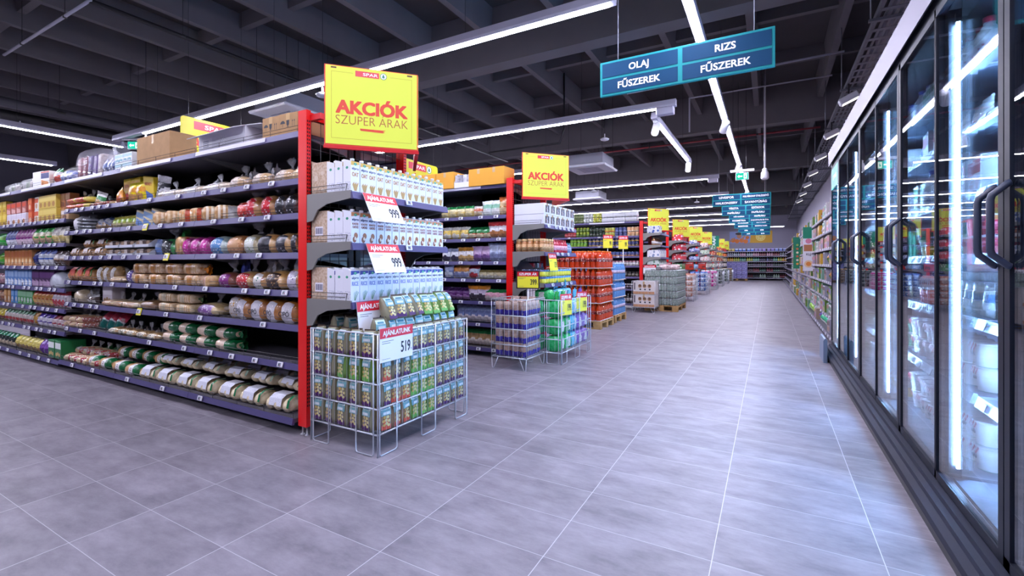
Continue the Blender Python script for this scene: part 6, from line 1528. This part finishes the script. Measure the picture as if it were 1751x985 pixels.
# --- wall shelves past the cabinets
ZW = [z+.017 for z in LW]
wc = ['8a7868', '9a6c38', 'c8c4c4', '8c3428', '5c8030', 'b06880', '9090a0', '387858', 'c09830', '6858a0', 'a0a0a8', '4c3020', '6c9080', 'b8a078']
pwl = [P_box('food_box', .19, .2, .2, wc[i], wc[(i+5) % 14], wc[(i+9) % 14], style=i % 3) for i in range(0, 14, 2)]+[P_pouch('food_bag', .19, .14, .21, wc[i], wc[(i+4) % 14], wc[(i+7) % 14], wc[(i+2) % 14], 'bag', 200+i) for i in range(1, 14, 2)]
pgr = P_pouch('food_bag', .22, .16, .2, '88c038', None, 'd8e8a0', '78b830', 'bag', 220); pgn = P_pouch('food_bag', .2, .16, .2, '1c8c5c', '3cb888', 'e8f0ec', None, 'bag', 221)
wn = ['stone', 'tan', 'white', 'brick red', 'leaf green', 'pink', 'lilac grey', 'sea green', 'yellow', 'violet', 'pale grey', 'brown', 'pale mint', 'cream']
pn = {id(p): wn[(2*i if i < 7 else 2*(i-7)+1)] for i, p in enumerate(pwl)}; pn[id(pgr)] = 'lime green'; pn[id(pgn)] = 'emerald'
for bay in range(12):
    y0 = 7.42+1.35*bay
    for lv in range(8):
        n = 8 if bay < 6 else 5
        base = R.randrange(14)
        for k in range(n):
            p = pwl[(base+(k//2)*5+bay) % 14]
            if lv == 7 and bay == 3: p = pgr
            if lv == 7 and bay == 1: p = pgn
            if lv < 5 and bay == 0: p = pwl[1] if k < 3 else pwl[5]
            y = y0+1.31*(k+.5)/n
            x = .945 if lv < 7 else .89
            spawn(p, (x, y, ZW[lv]+(0 if lv < 7 else .0)), -PI/2+R.uniform(-.08, .08), '%s %s, %s along the %s wall shelf, %s bay past the cabinets' % (pn[id(p)], p.cat, ORD[k+1], S7[lv] if lv < 7 else 'bottom', ORD[bay+1]), 'packs on the wall shelves, shelf %d bay %d' % (lv+1, bay+1), (.8, 1, R.uniform(.85, 1.1)) if n == 8 else (1.25, 1.1, 1.05))

# --- goods in the glass door cabinets
def P_milk(name, c, capc, seed):
    mb = MB().lathe([(.05, 0), (.055, .02), (.055, .15), (.045, .19), (.022, .23), (.022, .245)], 14, mat(c, .3))
    return Proto(name, 'bottle', mb, [('cap', MB().lathe([(.025, .24), (.025, .265), (.022, .267)], 12, mat(capc, .4))), ('label', MB().lathe([(.0558, .05), (.0558, .13)], 14, prt('f0f0f4', capc, 60, .35)))])
ptj = P_tub('cream_tub', .05, .062, .118, '1f9a5c', 'f2f0ee', 'eef0f2', word='tejföl')
tr = MB()
for k in range(9): tr.disc(-.05+.0125*k, .085+.012*(k % 3), .008, -.0635-.0003*k, mat('d8283c', .4))
ptj.parts.append(('printed_pattern', tr.mesh('printed_pattern')))
frz = [P_milk('milk_bottle', 'e8ecf2', '2c4cb8', 1), P_milk('milk_bottle', 'f0f0f0', 'c83048', 2), P_tub('yogurt_cup', .036, .046, .1, 'f0f0f4', 'd85868', 'e8ecf0'), P_tub('yogurt_cup', .036, .046, .1, 'e8f0f0', '58b088', 'e8ecf0'), P_box('drink_carton', .09, .09, .2, 'f0f2f6', '2f9a58', 'd0e8d8', style=1, word='3.5'), P_box('drink_carton', .09, .09, .2, 'eceef6', 'c8384c', 'f0d0d4', style=0), P_box('butter_pack', .12, .1, .07, 'e8e4d0', 'd8b848', 'c83c3c'), P_pouch('cheese_pack', .13, .05, .16, 'e8d8a8', 'f0f0f0', 'c84050', 'e0e4ec', 'packet', 230), P_tub('margarine_tub', .06, .07, .08, 'f0e8c0', 'e8c838', 'f0f0e8'), P_pouch('cheese_pack', .13, .05, .15, 'e0e8f0', '5890d0', 'f0f4f8', None, 'packet', 231)]
fw_ = [.115, .115, .1, .1, .105, .105, .135, .14, .15, .14]
fd = ['blue capped milk bottle', 'red capped milk bottle', 'red printed yogurt cup', 'green printed yogurt cup', 'white and green carton', 'white and red carton', 'yellow butter pack', 'yellow cheese pack', 'yellow margarine tub', 'blue cheese pack']
rows_ = [[4, 5, 8, 4], [8, 2, 3, 6], [6, 9, 7, 2], [3, 2, 3, 8], [4, 5, 4, 0], [9, 7, 4, 5], [0, 1, 0, 4]]
zf = [.177]+[z+.001 for z in ZC[1:]]
for bay in range(4):
    yA, yB = HING[bay]+.1, HING[bay+1]-.08
    for lv in range(7):
        y = yA; c = 0
        while y < yB-.12:
            i = rows_[lv][(c//3+bay) % 4]; c += 1
            if bay == 1 and lv in (0, 1) and y > 2.9 : p, wd = ptj, .14
            else: p, wd = frz[i], fw_[i]
            two = lv in (1, 3) and wd < .12 or p is ptj
            what = p.name.replace('_', ' ')
            for q in range(2 if two else 1):
                hh = .119 if p is ptj else .105
                spawn(p, (XG+.235+R.uniform(0, .02), y+wd/2, zf[lv]+q*hh), -PI/2+R.uniform(-.1, .1), '%s, %s%s along the %s shelf, %s glass cabinet' % (fd[i] if p is not ptj else 'sour cream tub with red print', ['', 'stacked '][q], ORD[min(c, 20)], ['lowest', 'sixth', 'fifth', 'fourth', 'third', 'second', 'highest'][lv], ORD[bay+1]), '%s goods, shelf %d of glass cabinet %d' % (what, lv+1, bay+1))
            y += wd
